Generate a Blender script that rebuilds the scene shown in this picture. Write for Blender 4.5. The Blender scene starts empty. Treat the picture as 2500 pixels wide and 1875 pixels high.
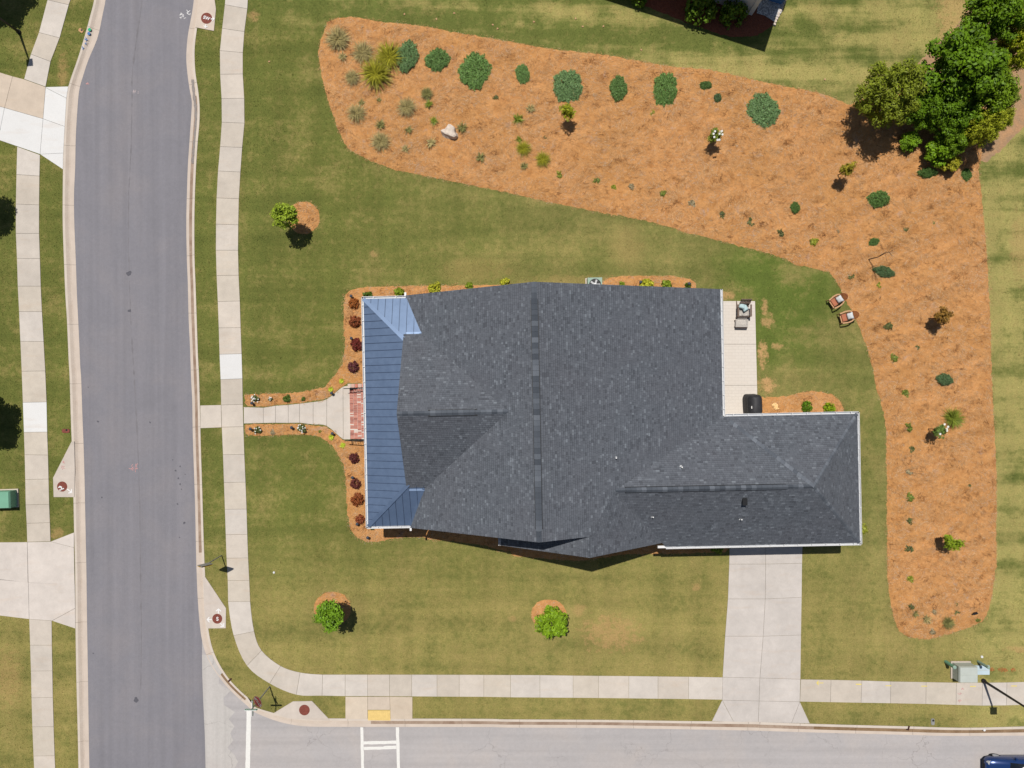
import bpy, math, random
import numpy as np
from mathutils import Vector, Matrix
from mathutils.geometry import tessellate_polygon, delaunay_2d_cdt

random.seed(7)
rng = np.random.default_rng(7)
scene = bpy.context.scene
col = scene.collection

# ------------------------------------------------------------------ camera, sky, sun, exposure
PX_PER_M = 36.5            # image pixels per metre at ground level
HC = 47.5              # flying height of the camera in metres
cam_data = bpy.data.cameras.new("camera")
cam_data.sensor_width = 36.0
cam_data.lens = 36.0 * PX_PER_M * HC / 2500.0
cam_data.clip_start = 0.5
cam_data.clip_end = 2000.0
cam = bpy.data.objects.new("camera", cam_data)
cam.location = (0, 0, HC)
cam.rotation_euler = (0, 0, 0)
col.objects.link(cam)
scene.camera = cam

SHADE = Vector((0.128, -0.37, -1.0)).normalized()      # direction in which sunlight travels
world = bpy.data.worlds.new("World")
scene.world = world
world.use_nodes = True
wn = world.node_tree.nodes
wl = world.node_tree.links
bg = wn["Background"]
sky = wn.new("ShaderNodeTexSky")
sky.sky_type = 'NISHITA'
sky.sun_disc = False
sky.sun_elevation = math.asin(-SHADE.z)
sky.sun_rotation = math.atan2(-SHADE.x, -SHADE.y)
wl.new(sky.outputs[0], bg.inputs[0])
bg.inputs[1].default_value = 0.052
sun_data = bpy.data.lights.new("sun", 'SUN')
sun_data.energy = 4.4
sun_data.angle = math.radians(0.53)
sun_data.color = (1.0, 0.955, 0.89)
sun = bpy.data.objects.new("sun", sun_data)
sun.rotation_euler = SHADE.to_track_quat('-Z', 'Y').to_euler()
sun.location = (-10, 30, 80)
col.objects.link(sun)
scene.view_settings.view_transform = 'Standard'
scene.view_settings.look = 'None'
scene.view_settings.exposure = 0.05
scene.view_settings.gamma = 1.0
scene.view_settings.use_curve_mapping = False
scene.render.engine = 'CYCLES'
scene.cycles.max_bounces = 6
scene.cycles.transparent_max_bounces = 6
scene.cycles.use_denoising = True

# ------------------------------------------------------------------ image pixels to plan coordinates
TILE = {'A1': (0, 0), 'A2': (0, 460), 'A3': (0, 920), 'A4': (0, 1395),
        'B1': (620, 0), 'B2': (620, 460), 'B3': (620, 920), 'B4': (620, 1395),
        'C1': (1240, 0), 'C2': (1240, 460), 'C3': (1240, 920), 'C4': (1240, 1395),
        'D1': (1860, 0), 'D2': (1860, 460), 'D3': (1860, 920), 'D4': (1860, 1395)}
Q = 3.45625
def tile_px(k, x, y):
    """pixel within an image tile -> full-image pixel"""
    o = TILE[k]
    return (o[0] + x / Q, o[1] + y / Q)
def plan(x, y, z=0.0):
    """image pixel -> metres for a point at height z"""
    f = (HC - z) / HC / PX_PER_M
    return ((x - 1250.0) * f, (937.5 - y) * f)
def SP(k, x, y, z=0.0):
    return plan(*tile_px(k, x, y), z)
def path(*items):
    """('A1', x, y, x, y, ...) groups -> list of metres"""
    out = []
    for it in items:
        k = it[0]
        for i in range(1, len(it), 2):
            out.append(SP(k, it[i], it[i + 1]))
    return out

# ------------------------------------------------------------------ colour and materials
AF = 0.74
def lin(c):
    c = c / 255.0
    return c / 12.92 if c <= 0.04045 else ((c + 0.055) / 1.055) ** 2.4
def alb(r, g, b, f=None):
    f = AF if f is None else f
    return (lin(r) * f, lin(g) * f, lin(b) * f, 1.0)

class NT:
    """tiny node helper"""
    def __init__(self, name):
        self.m = bpy.data.materials.new(name)
        self.m.use_nodes = True
        self.t = self.m.node_tree
        self.n = self.t.nodes
        self.p = self.n["Principled BSDF"]
    def new(self, kind, **kw):
        nd = self.n.new(kind)
        for k, v in kw.items():
            setattr(nd, k, v)
        return nd
    def link(self, a, b):
        self.t.links.new(a, b)
    def pos(self):
        return self.new("ShaderNodeNewGeometry").outputs["Position"]
    def objco(self):
        return self.new("ShaderNodeTexCoord").outputs["Object"]
    def noise(self, vec, scale, detail=3, rough=0.55, dist=0.0, stretch=None, rot=0.0):
        if stretch is not None or rot:
            mp = self.new("ShaderNodeMapping")
            if stretch is not None:
                mp.inputs["Scale"].default_value = stretch
            mp.inputs["Rotation"].default_value = (0, 0, rot)
            self.link(vec, mp.inputs["Vector"])
            vec = mp.outputs[0]
        nd = self.new("ShaderNodeTexNoise")
        nd.inputs["Scale"].default_value = scale
        nd.inputs["Detail"].default_value = detail
        nd.inputs["Roughness"].default_value = rough
        nd.inputs["Distortion"].default_value = dist
        self.link(vec, nd.inputs["Vector"])
        return nd.outputs["Fac"]
    def ramp(self, fac, *stops):
        r = self.new("ShaderNodeValToRGB")
        e = r.color_ramp.elements
        while len(e) < len(stops):
            e.new(0.5)
        for el, (p, c) in zip(e, stops):
            el.position = p
            el.color = c if len(c) == 4 else (*c, 1)
        self.link(fac, r.inputs[0])
        return r.outputs[0]
    def fr(self, fac, a, b, lo=0.0, hi=1.0):
        r = self.new("ShaderNodeMapRange")
        r.inputs["From Min"].default_value = a
        r.inputs["From Max"].default_value = b
        r.inputs["To Min"].default_value = lo
        r.inputs["To Max"].default_value = hi
        self.link(fac, r.inputs["Value"])
        return r.outputs[0]
    def mix(self, fac, a, b, mode='MIX'):
        m = self.new("ShaderNodeMix", data_type='RGBA', blend_type=mode)
        for sock, v in ((m.inputs["Factor"], fac), (m.inputs["A"], a), (m.inputs["B"], b)):
            if isinstance(v, (int, float)):
                sock.default_value = v
            elif isinstance(v, tuple):
                sock.default_value = v
            else:
                self.link(v, sock)
        return m.outputs["Result"]
    def math(self, op, a, b=0.0, c=None):
        m = self.new("ShaderNodeMath", operation=op)
        for i, v in enumerate((a, b, c)):
            if v is None:
                continue
            if isinstance(v, (int, float)):
                m.inputs[i].default_value = v
            else:
                self.link(v, m.inputs[i])
        return m.outputs[0]
    def bump(self, fac, strength, dist=0.02):
        b = self.new("ShaderNodeBump")
        b.inputs["Strength"].default_value = strength
        b.inputs["Distance"].default_value = dist
        self.link(fac, b.inputs["Height"])
        self.link(b.outputs[0], self.p.inputs["Normal"])
    def attr(self, name):
        a = self.new("ShaderNodeAttribute")
        a.attribute_name = name
        return a
    def base(self, c, rough=0.8, metal=0.0, spec=None):
        if isinstance(c, tuple):
            self.p.inputs["Base Color"].default_value = c
        else:
            self.link(c, self.p.inputs["Base Color"])
        self.p.inputs["Roughness"].default_value = rough
        self.p.inputs["Metallic"].default_value = metal
        if spec is not None:
            self.p.inputs["Specular IOR Level"].default_value = spec
        return self.m

def plain(name, c, rough=0.6, metal=0.0, var=0.08, scale=6.0, spec=None):
    t = NT(name)
    f = t.noise(t.objco(), scale, 4)
    k = t.fr(f, 0.3, 0.7, 1 - var, 1 + var)
    cc = t.mix(1.0, c, k, 'MULTIPLY')
    return t.base(cc, rough, metal, spec)

M = {}
# concrete: colour of each slab comes from the slab object itself
def concrete(name, stain=0.10, rust=0.0):
    t = NT(name)
    pos = t.pos()
    oc = t.new("ShaderNodeObjectInfo").outputs["Color"]
    n1 = t.noise(pos, 0.45, 4, 0.6)
    n2 = t.noise(pos, 1.9, 5, 0.65, 0.3)
    n3 = t.noise(pos, 26.0, 3, 0.7)
    n4 = t.noise(pos, 0.9, 4, 0.6, 0.6, stretch=(0.5, 2.2, 1))
    k = t.math('MULTIPLY', t.fr(n1, 0.3, 0.7, 1 - stain, 1 + stain * .5), t.fr(n2, 0.3, 0.75, 1 + stain * .55, 1 - stain * .8))
    k = t.math('MULTIPLY', k, t.fr(n3, 0.25, 0.75, 0.93, 1.06))
    c = t.mix(1.0, oc, k, 'MULTIPLY')
    c = t.mix(t.fr(n4, 0.55, 0.76, 0.0, 0.22 + rust), c, alb(206, 176, 146), 'MIX')
    t.bump(n3, 0.25, 0.01)
    return t.base(c, 0.88, 0, 0.25)
M['concrete'] = concrete("concrete")
M['concrete_new'] = concrete("concrete_new", 0.03)
def flat(name, r, g, b, rough=0.85, var=0.1, scale=3.0, **kw):
    M[name] = plain(name, alb(r, g, b), rough, 0.0, var, scale, kw.get('spec', 0.3))
flat('kerb_top', 217, 204, 190, var=0.07, scale=1.2)
flat('gutter_pan', 211, 196, 182, var=0.07, scale=1.2)
def stained(name, c0, c1, lo, hi):
    t = NT(name)
    pos = t.pos()
    n = t.noise(pos, 1.1, 5, 0.65, 0.4)
    n3 = t.noise(pos, 14.0, 4, 0.7)
    c = t.mix(t.fr(n, lo, hi), c0, c1)
    c = t.mix(1.0, c, t.fr(n3, 0.25, 0.75, 0.9, 1.1), 'MULTIPLY')
    return t.base(c, 0.9, 0, 0.2)
M['flow_dirty'] = stained("flow_dirty", alb(150, 126, 108), alb(186, 166, 148), 0.35, 0.75)
M['flow_clean'] = stained("flow_clean", alb(205, 188, 172), alb(214, 200, 186), 0.3, 0.7)
M['flow_mud'] = stained("flow_mud", alb(122, 96, 70), alb(160, 134, 106), 0.3, 0.7)
flat('joint_dirt', 140, 127, 110, var=0.2)
flat('soil', 206, 160, 116, var=0.16, scale=2.5)
# asphalt
def asphalt(name, c, streak_rot, warm, cracks=0.0):
    t = NT(name)
    pos = t.pos()
    fine = t.noise(pos, 60.0, 2, 0.8)
    mid = t.noise(pos, 5.0, 5, 0.7)
    big = t.noise(pos, 0.33, 4, 0.6, 0.4)
    st = t.noise(pos, 1.0, 4, 0.6, 0.1, stretch=(2.1, 0.05, 1) if not streak_rot else (0.05, 2.1, 1))
    k = t.math('MULTIPLY', t.fr(fine, 0.25, 0.75, 0.86, 1.16), t.fr(mid, 0.3, 0.7, 0.95, 1.05))
    k = t.math('MULTIPLY', k, t.fr(big, 0.3, 0.7, 0.93, 1.06))
    k = t.math('MULTIPLY', k, t.fr(st, 0.3, 0.7, 0.93, 1.07))
    spk = t.noise(pos, 16.0, 1, 0.5)
    cc = t.mix(1.0, c, k, 'MULTIPLY')
    cc = t.mix(t.fr(big, 0.45, 0.7, 0, 0.55), cc, t.mix(1.0, warm, k, 'MULTIPLY'))
    cc = t.mix(t.fr(spk, 0.80, 0.86, 0, 0.6), cc, alb(215, 210, 200))
    if cracks:
        vo = t.new("ShaderNodeTexVoronoi", feature='DISTANCE_TO_EDGE')
        vo.inputs["Scale"].default_value = 0.32
        mpv = t.new("ShaderNodeVectorMath", operation='ADD')
        wob = t.new("ShaderNodeTexNoise")
        wob.inputs["Scale"].default_value = 1.3
        wob.inputs["Detail"].default_value = 5
        t.link(pos, wob.inputs["Vector"])
        t.link(pos, mpv.inputs[0])
        t.link(wob.outputs["Color"], mpv.inputs[1])
        t.link(mpv.outputs[0], vo.inputs["Vector"])
        ck = t.fr(vo.outputs["Distance"], 0.0, 0.006, cracks, 0)
        gate = t.fr(t.noise(pos, 0.12, 2), 0.42, 0.6)
        cc = t.mix(t.math('MULTIPLY', ck, gate), cc, alb(120, 114, 110))
    t.bump(fine, 0.35, 0.01)
    return t.base(cc, 0.9, 0, 0.25)
M['asphalt_dark'] = asphalt("asphalt_dark", alb(137, 135, 141), False, alb(139, 134, 136))
M['asphalt_pale'] = asphalt("asphalt_pale", alb(184, 179, 178), True, alb(182, 173, 167), 0.55)
M['asphalt_worn'] = asphalt("asphalt_worn", alb(200, 195, 190), False, alb(180, 172, 168), 0.8)
flat('road_paint', 240, 238, 232, var=0.05, scale=9, rough=0.7)
flat('oil', 98, 97, 104, var=0.1, scale=9)
flat('seam_dark', 129, 126, 130, var=0.12, scale=3)
flat('wet_silt', 104, 92, 86, var=0.35, scale=9, rough=0.35, spec=0.5)
flat('paint_white', 240, 238, 236, rough=0.6, var=0.05)
flat('paint_yellow', 236, 214, 118, rough=0.7)
flat('paint_orange', 206, 122, 70, rough=0.8, var=0.3, scale=14)
flat('paint_blue', 74, 128, 190, rough=0.7)
flat('paint_green', 40, 180, 130, rough=0.7)
flat('paint_pink', 206, 152, 150, rough=0.8, var=0.2, scale=20)
flat('paint_pale', 190, 176, 176, rough=0.8, var=0.2, scale=20)

# lawn
PATCH = []      # (x, y, rx, ry, strength) bare or dried spots, metres
def lawn_colour(t):
    pos = t.pos()
    n1 = t.noise(pos, 0.10, 4, 0.55)
    n2 = t.noise(pos, 0.45, 5, 0.6)
    n3 = t.noise(pos, 2.6, 6, 0.68)
    n4 = t.noise(pos, 12.0, 4, 0.75)
    nh = t.noise(pos, 1.0, 4, 0.55, 0.0, stretch=(0.05, 0.75, 1), rot=0.08)
    nv = t.noise(pos, 1.0, 4, 0.55, 0.0, stretch=(0.75, 0.05, 1))
    sep = t.new("ShaderNodeSeparateXYZ")
    t.link(pos, sep.inputs[0])
    X, Y = sep.outputs[0], sep.outputs[1]
    w1 = t.math('MULTIPLY', t.math('SUBTRACT', n2, 0.5), 6.0)
    # lush turf left of the house, drier towards the side street and beyond the long bed
    south = t.fr(t.math('ADD', Y, w1), -9.0, -15.0)
    north = t.fr(t.math('ADD', t.math('ADD', Y, t.math('MULTIPLY', X, 0.17)), w1), 20.5, 23.5)
    east = t.fr(t.math('ADD', X, t.math('MULTIPLY', w1, 0.4)), 29.5, 31.5)
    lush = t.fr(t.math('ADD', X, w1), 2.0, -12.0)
    base = t.mix(t.fr(n1, 0.35, 0.65), alb(122, 123, 66), alb(139, 133, 78))
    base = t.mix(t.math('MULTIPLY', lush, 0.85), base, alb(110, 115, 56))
    base = t.mix(t.math('MULTIPLY', south, 0.8), base, alb(154, 143, 84))
    nsel = t.math('ADD', t.math('MULTIPLY', nh, 0.55), t.math('ADD', t.math('MULTIPLY', n2, 0.45), t.fr(X, 6.0, 26.0, -0.07, 0.07)))
    base = t.mix(t.math('MULTIPLY', t.math('MAXIMUM', north, east), 0.9), base, t.mix(t.fr(nsel, 0.44, 0.57), alb(112, 120, 60), alb(168, 159, 96)))
    gx = t.math('DIVIDE', t.math('SUBTRACT', X, 17.6), 4.0); gy = t.math('DIVIDE', t.math('SUBTRACT', Y, 5.5), 5.0)
    gd = t.math('ADD', t.math('ADD', t.math('MULTIPLY', gx, gx), t.math('MULTIPLY', gy, gy)), t.math('MULTIPLY', t.math('SUBTRACT', n2, 0.5), 3.0))
    base = t.mix(t.fr(gd, 0.2, 1.3, 0.7, 0), base, alb(92, 116, 44))
    dry = t.math('ADD', t.math('MULTIPLY', n2, 0.40), t.math('ADD', t.math('MULTIPLY', n3, 0.40), t.math('MULTIPLY', nh, 0.20)))
    c = t.mix(t.fr(dry, 0.50, 0.63, 0, 0.52), base, alb(174, 154, 98))
    c = t.mix(t.fr(dry, 0.50, 0.40, 0, 0.5), c, alb(94, 106, 50))
    vs = t.math('ADD', t.math('MULTIPLY', nv, 0.5), t.math('MULTIPLY', nh, 0.5))
    c = t.mix(1.0, c, t.fr(vs, 0.36, 0.64, 0.86, 1.14), 'MULTIPLY')
    k = t.fr(n4, 0.25, 0.75, 0.74, 1.26)
    c = t.mix(1.0, c, k, 'MULTIPLY')
    tot = None
    for (px, py, rx, ry, s) in PATCH:
        dx = t.math('DIVIDE', t.math('SUBTRACT', X, px), rx)
        dy = t.math('DIVIDE', t.math('SUBTRACT', Y, py), ry)
        d = t.math('ADD', t.math('MULTIPLY', dx, dx), t.math('MULTIPLY', dy, dy))
        f = t.fr(t.math('ADD', d, t.math('MULTIPLY', t.math('SUBTRACT', n3, 0.5), 7.0)), 0.0, 1.3, s, 0)
        tot = f if tot is None else t.math('MAXIMUM', tot, f)
    return c, tot, n3, n4, k

def PX(k, x, y, rx, ry, s):
    c = SP(k, x, y)
    PATCH.append((c[0], c[1], rx / Q / PX_PER_M, ry / Q / PX_PER_M, s))
PX('C2', 2150, 1390, 45, 110, 1.0); PX('D3', 45, 70, 75, 80, 1.0); PX('C2', 2170, 1010, 30, 75, .85)
PX('D2', 50, 1110, 55, 60, .8); PX('C2', 1850, 900, 60, 45, .8); PX('D2', 130, 1330, 45, 30, .7)
PX('A1', 530, 600, 50, 150, .45); PX('A1', 2135, 135, 50, 50, .6); PX('A3', 480, 1320, 60, 50, .5)
PX('C4', 1590, 130, 40, 35, .5); PX('C4', 600, 330, 70, 50, .45); PX('B4', 2180, 400, 35, 30, .4)
PX('C4', 870, 520, 260, 150, .62); PX('B2', 1010, 555, 40, 30, .5); PX('D4', 2180, 655, 120, 30, .55)
PX('D1', 1640, 100, 170, 380, .55); PX('B2', 1900, 690, 300, 110, .22); PX('C2', 700, 790, 640, 60, .25)
PX('C2', 1000, 500, 150, 180, .2); PX('A4', 60, 900, 130, 260, .38); PX('D2', 2180, 500, 90, 300, .35)
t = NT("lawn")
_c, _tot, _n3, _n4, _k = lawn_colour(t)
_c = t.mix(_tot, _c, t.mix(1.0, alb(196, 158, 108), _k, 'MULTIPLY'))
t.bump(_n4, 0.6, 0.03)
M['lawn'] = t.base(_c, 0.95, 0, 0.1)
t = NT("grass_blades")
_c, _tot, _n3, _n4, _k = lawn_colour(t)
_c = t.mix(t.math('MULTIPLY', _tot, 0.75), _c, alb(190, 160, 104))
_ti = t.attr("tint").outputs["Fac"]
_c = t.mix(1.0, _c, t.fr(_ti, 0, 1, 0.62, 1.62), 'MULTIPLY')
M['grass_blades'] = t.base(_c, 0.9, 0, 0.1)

# pine straw
t = NT("pine_straw")
pos = t.pos()
a = t.noise(pos, 1.6, 6, 0.66, 0.5)
b = t.noise(pos, 8.0, 5, 0.75, 0.4)
c0 = t.noise(pos, 0.22, 4, 0.6)
s1 = t.noise(pos, 1.5, 6, 0.72, 0.3, stretch=(1.0, 2.6, 1), rot=0.4)
cc = t.ramp(a, (0.28, alb(178, 122, 72)), (0.45, alb(208, 150, 94)), (0.6, alb(216, 160, 104)), (0.8, alb(212, 154, 104)))
cc = t.mix(t.fr(c0, 0.42, 0.62, 0, 0.45), cc, alb(196, 142, 82))
cc = t.mix(t.fr(s1, 0.54, 0.70, 0, 0.45), cc, alb(150, 98, 54))
grey = t.noise(pos, 0.9, 5, 0.7, 0.4)
cc = t.mix(t.fr(grey, 0.60, 0.70, 0, 0.6), cc, alb(184, 158, 142))
hole = t.noise(pos, 2.3, 5, 0.7)
cc = t.mix(t.fr(hole, 0.66, 0.72, 0, 0.8), cc, alb(96, 60, 34))
cc = t.mix(1.0, cc, t.fr(b, 0.25, 0.75, 0.76, 1.2), 'MULTIPLY')
t.bump(b, 0.8, 0.05)
M['straw'] = t.base(cc, 0.95, 0, 0.1)
t = NT("straw_needles")
ti = t.attr("tint").outputs["Fac"]
cc = t.ramp(ti, (0.0, alb(118, 76, 44)), (0.22, alb(178, 128, 80)), (0.6, alb(212, 164, 112)), (0.92, alb(230, 190, 140)), (1.0, alb(206, 190, 172)))
M['needles'] = t.base(cc, 0.85, 0, 0.2)
t = NT("bark_mulch")
pos = t.pos()
b = t.noise(pos, 14.0, 5, 0.75, 0.8)
cc = t.ramp(b, (0.3, alb(110, 58, 40)), (0.7, alb(176, 110, 84)))
t.bump(b, 0.8, 0.04)
M['mulch'] = t.base(cc, 0.95, 0, 0.1)
t = NT("gravel")
pos = t.pos()
vo = t.new("ShaderNodeTexVoronoi")
vo.inputs["Scale"].default_value = 16
t.link(pos, vo.inputs["Vector"])
cc = t.ramp(vo.outputs["Color"], (0.2, alb(150, 146, 144)), (0.8, alb(236, 232, 228)))
M['gravel'] = t.base(cc, 0.9)
# dry soil under the trees
t = NT("dry_soil")
pos = t.pos()
a = t.noise(pos, 1.2, 6, 0.7, 0.8); b = t.noise(pos, 9, 5, 0.75)
cc = t.mix(t.fr(a, 0.35, 0.65), alb(196, 152, 112), alb(170, 142, 112))
cc = t.mix(1.0, cc, t.fr(b, 0.25, 0.75, 0.75, 1.2), 'MULTIPLY')
t.bump(b, 0.7, 0.04)
M['dry_soil'] = t.base(cc, 0.95, 0, 0.1)

# roof shingles
t = NT("shingles")
ti = t.attr("tint").outputs["Fac"]
pos = t.pos()
n = t.noise(pos, 0.35, 4, 0.6, 0.4)
gr = t.noise(pos, 55, 2, 0.7)
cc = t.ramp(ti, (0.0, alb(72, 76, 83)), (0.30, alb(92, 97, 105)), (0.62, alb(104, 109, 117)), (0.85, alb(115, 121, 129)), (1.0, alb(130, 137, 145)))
cc = t.mix(t.fr(n, 0.35, 0.68, 0, 0.25), cc, alb(97, 96, 103))
cc = t.mix(1.0, cc, t.fr(gr, 0.25, 0.75, 0.85, 1.15), 'MULTIPLY')
M['shingle'] = t.base(cc, 0.85, 0, 0.35)
t = NT("ridge_shingle")
oc = t.new("ShaderNodeObjectInfo").outputs["Color"]
gr = t.noise(t.pos(), 20, 3, 0.7)
cc = t.mix(1.0, oc, t.fr(gr, 0.25, 0.75, 0.86, 1.14), 'MULTIPLY')
M['ridge'] = t.base(cc, 0.85, 0, 0.35)
flat('roof_deck', 52, 56, 64, var=0.06)
flat('vent_black', 26, 27, 30, var=0.1, rough=0.5)
# standing seam metal
t = NT("blue_metal")
n = t.noise(t.pos(), 0.9, 4, 0.6, 0.3)
st = t.noise(t.objco(), 3.0, 3, 0.6)
cc = t.mix(t.fr(n, 0.3, 0.7), (0.136, 0.194, 0.300, 1), (0.156, 0.220, 0.338, 1))
M['metal_roof'] = t.base(cc, 0.46, 0.6, 0.5)
t.link(t.fr(st, 0.3, 0.7, 0.42, 0.52), t.p.inputs["Roughness"])
flat('metal_dark', 66, 80, 106, rough=0.45)
flat('white_trim', 240, 240, 240, var=0.03, rough=0.4)
flat('gutter_inner', 214, 218, 224, var=0.06, rough=0.5)
flat('siding', 226, 224, 218, var=0.04, rough=0.6)
flat('foundation', 150, 92, 74, var=0.2, scale=8)
flat('glass_dark', 28, 34, 42, rough=0.1, spec=0.6)
flat('door_dark', 60, 40, 30, rough=0.4)
flat('iron', 34, 34, 38, rough=0.5)
flat('steel', 190, 192, 194, rough=0.35)
flat('pipe_white', 238, 238, 236, rough=0.5)
t = NT("brick")
ti = t.attr("tint").outputs["Fac"]
n = t.noise(t.pos(), 30, 3, 0.7)
cc = t.ramp(ti, (0.0, alb(150, 84, 72)), (0.45, alb(196, 116, 98)), (0.78, alb(214, 138, 116)), (0.86, alb(222, 202, 188)), (1.0, alb(232, 222, 212)))
cc = t.mix(1.0, cc, t.fr(n, 0.25, 0.75, 0.85, 1.12), 'MULTIPLY')
M['brick'] = t.base(cc, 0.9, 0, 0.2)
flat('mortar', 222, 208, 198, var=0.06, scale=20)
flat('rusty_iron', 134, 72, 60, var=0.25, scale=16, rough=0.8)
flat('utility_green', 150, 176, 160, rough=0.5, var=0.05)
flat('box_green', 124, 178, 150, rough=0.5, var=0.05)
flat('box_grey', 196, 202, 194, rough=0.5, var=0.05)
flat('lid_blue', 196, 214, 222, rough=0.6, var=0.08)
flat('pole_black', 40, 36, 40, rough=0.4)
flat('galvanised', 150, 150, 146, rough=0.4)
flat('sign_red', 196, 32, 42, rough=0.4)
flat('sign_green', 22, 150, 112, rough=0.4)
flat('sign_yellow', 236, 190, 40, rough=0.4)
flat('wood_tan', 206, 160, 118, rough=0.6, var=0.15, scale=14)
flat('wood_red', 158, 92, 54, rough=0.6, var=0.2, scale=14)
flat('wood_grey', 204, 197, 188, rough=0.75, var=0.15, scale=14)
flat('wood_brown', 118, 100, 88, rough=0.7, var=0.2, scale=14)
flat('cushion_rust', 188, 118, 88, rough=0.9)
flat('pillow_white', 226, 228, 228, rough=0.9)
flat('pillow_teal', 196, 222, 224, rough=0.9)
flat('cover_black', 52, 52, 56, rough=0.6, var=0.15, scale=5)
flat('rock', 222, 206, 190, var=0.2, scale=5)
flat('bark', 92, 78, 64, var=0.25, scale=12)
flat('tyre', 24, 24, 26, rough=0.8)
flat('stamp', 231, 224, 214, var=0.03)
flat('tactile', 236, 204, 130, var=0.08, scale=6)
t = NT("car_blue")
M['car_paint'] = t.base(alb(34, 66, 124), 0.25, 0.35, 0.6)
t.p.inputs["Coat Weight"].default_value = 0.6
flat('stucco_shade', 232, 232, 232, var=0.03)

# foliage: base colour is carried by each plant object
def foliage(name, var=0.5, trans=0.14, rough=0.5):
    t = NT(name)
    oc = t.new("ShaderNodeObjectInfo").outputs["Color"]
    ti = t.attr("tint").outputs["Fac"]
    c = t.mix(1.0, oc, t.fr(ti, 0, 1, 1 - var, 1 + var), 'MULTIPLY')
    t.base(c, rough, 0, 0.15)
    tr = t.new("ShaderNodeBsdfTranslucent")
    t.link(c, tr.inputs["Color"])
    mx = t.new("ShaderNodeMixShader")
    mx.inputs[0].default_value = trans
    t.link(t.p.outputs[0], mx.inputs[1])
    t.link(tr.outputs[0], mx.inputs[2])
    t.link(mx.outputs[0], t.n["Material Output"].inputs["Surface"])
    return t.m
M['leaf'] = foliage("leaf")
M['petal'] = plain("petal", alb(244, 242, 236), 0.7, 0, 0.04)
# ------------------------------------------------------------------ mesh helpers
def tag(o, label=None, cat=None, group=None, kind=None):
    if label: o["label"] = label
    if cat: o["category"] = cat
    if group: o["group"] = group
    if kind: o["kind"] = kind
    return o
def link(o, parent=None):
    col.objects.link(o)
    if parent is not None:
        o.parent = parent
    return o
def empty(name, loc=(0, 0, 0), rz=0.0):
    o = bpy.data.objects.new(name, None)
    o.empty_display_size = 0.2
    o.location = loc
    o.rotation_euler = (0, 0, rz)
    return link(o)
def thing(name, label, cat, loc=(0, 0, 0), rz=0.0, group=None):
    return tag(empty(name, loc, rz), label, cat, group)

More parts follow.
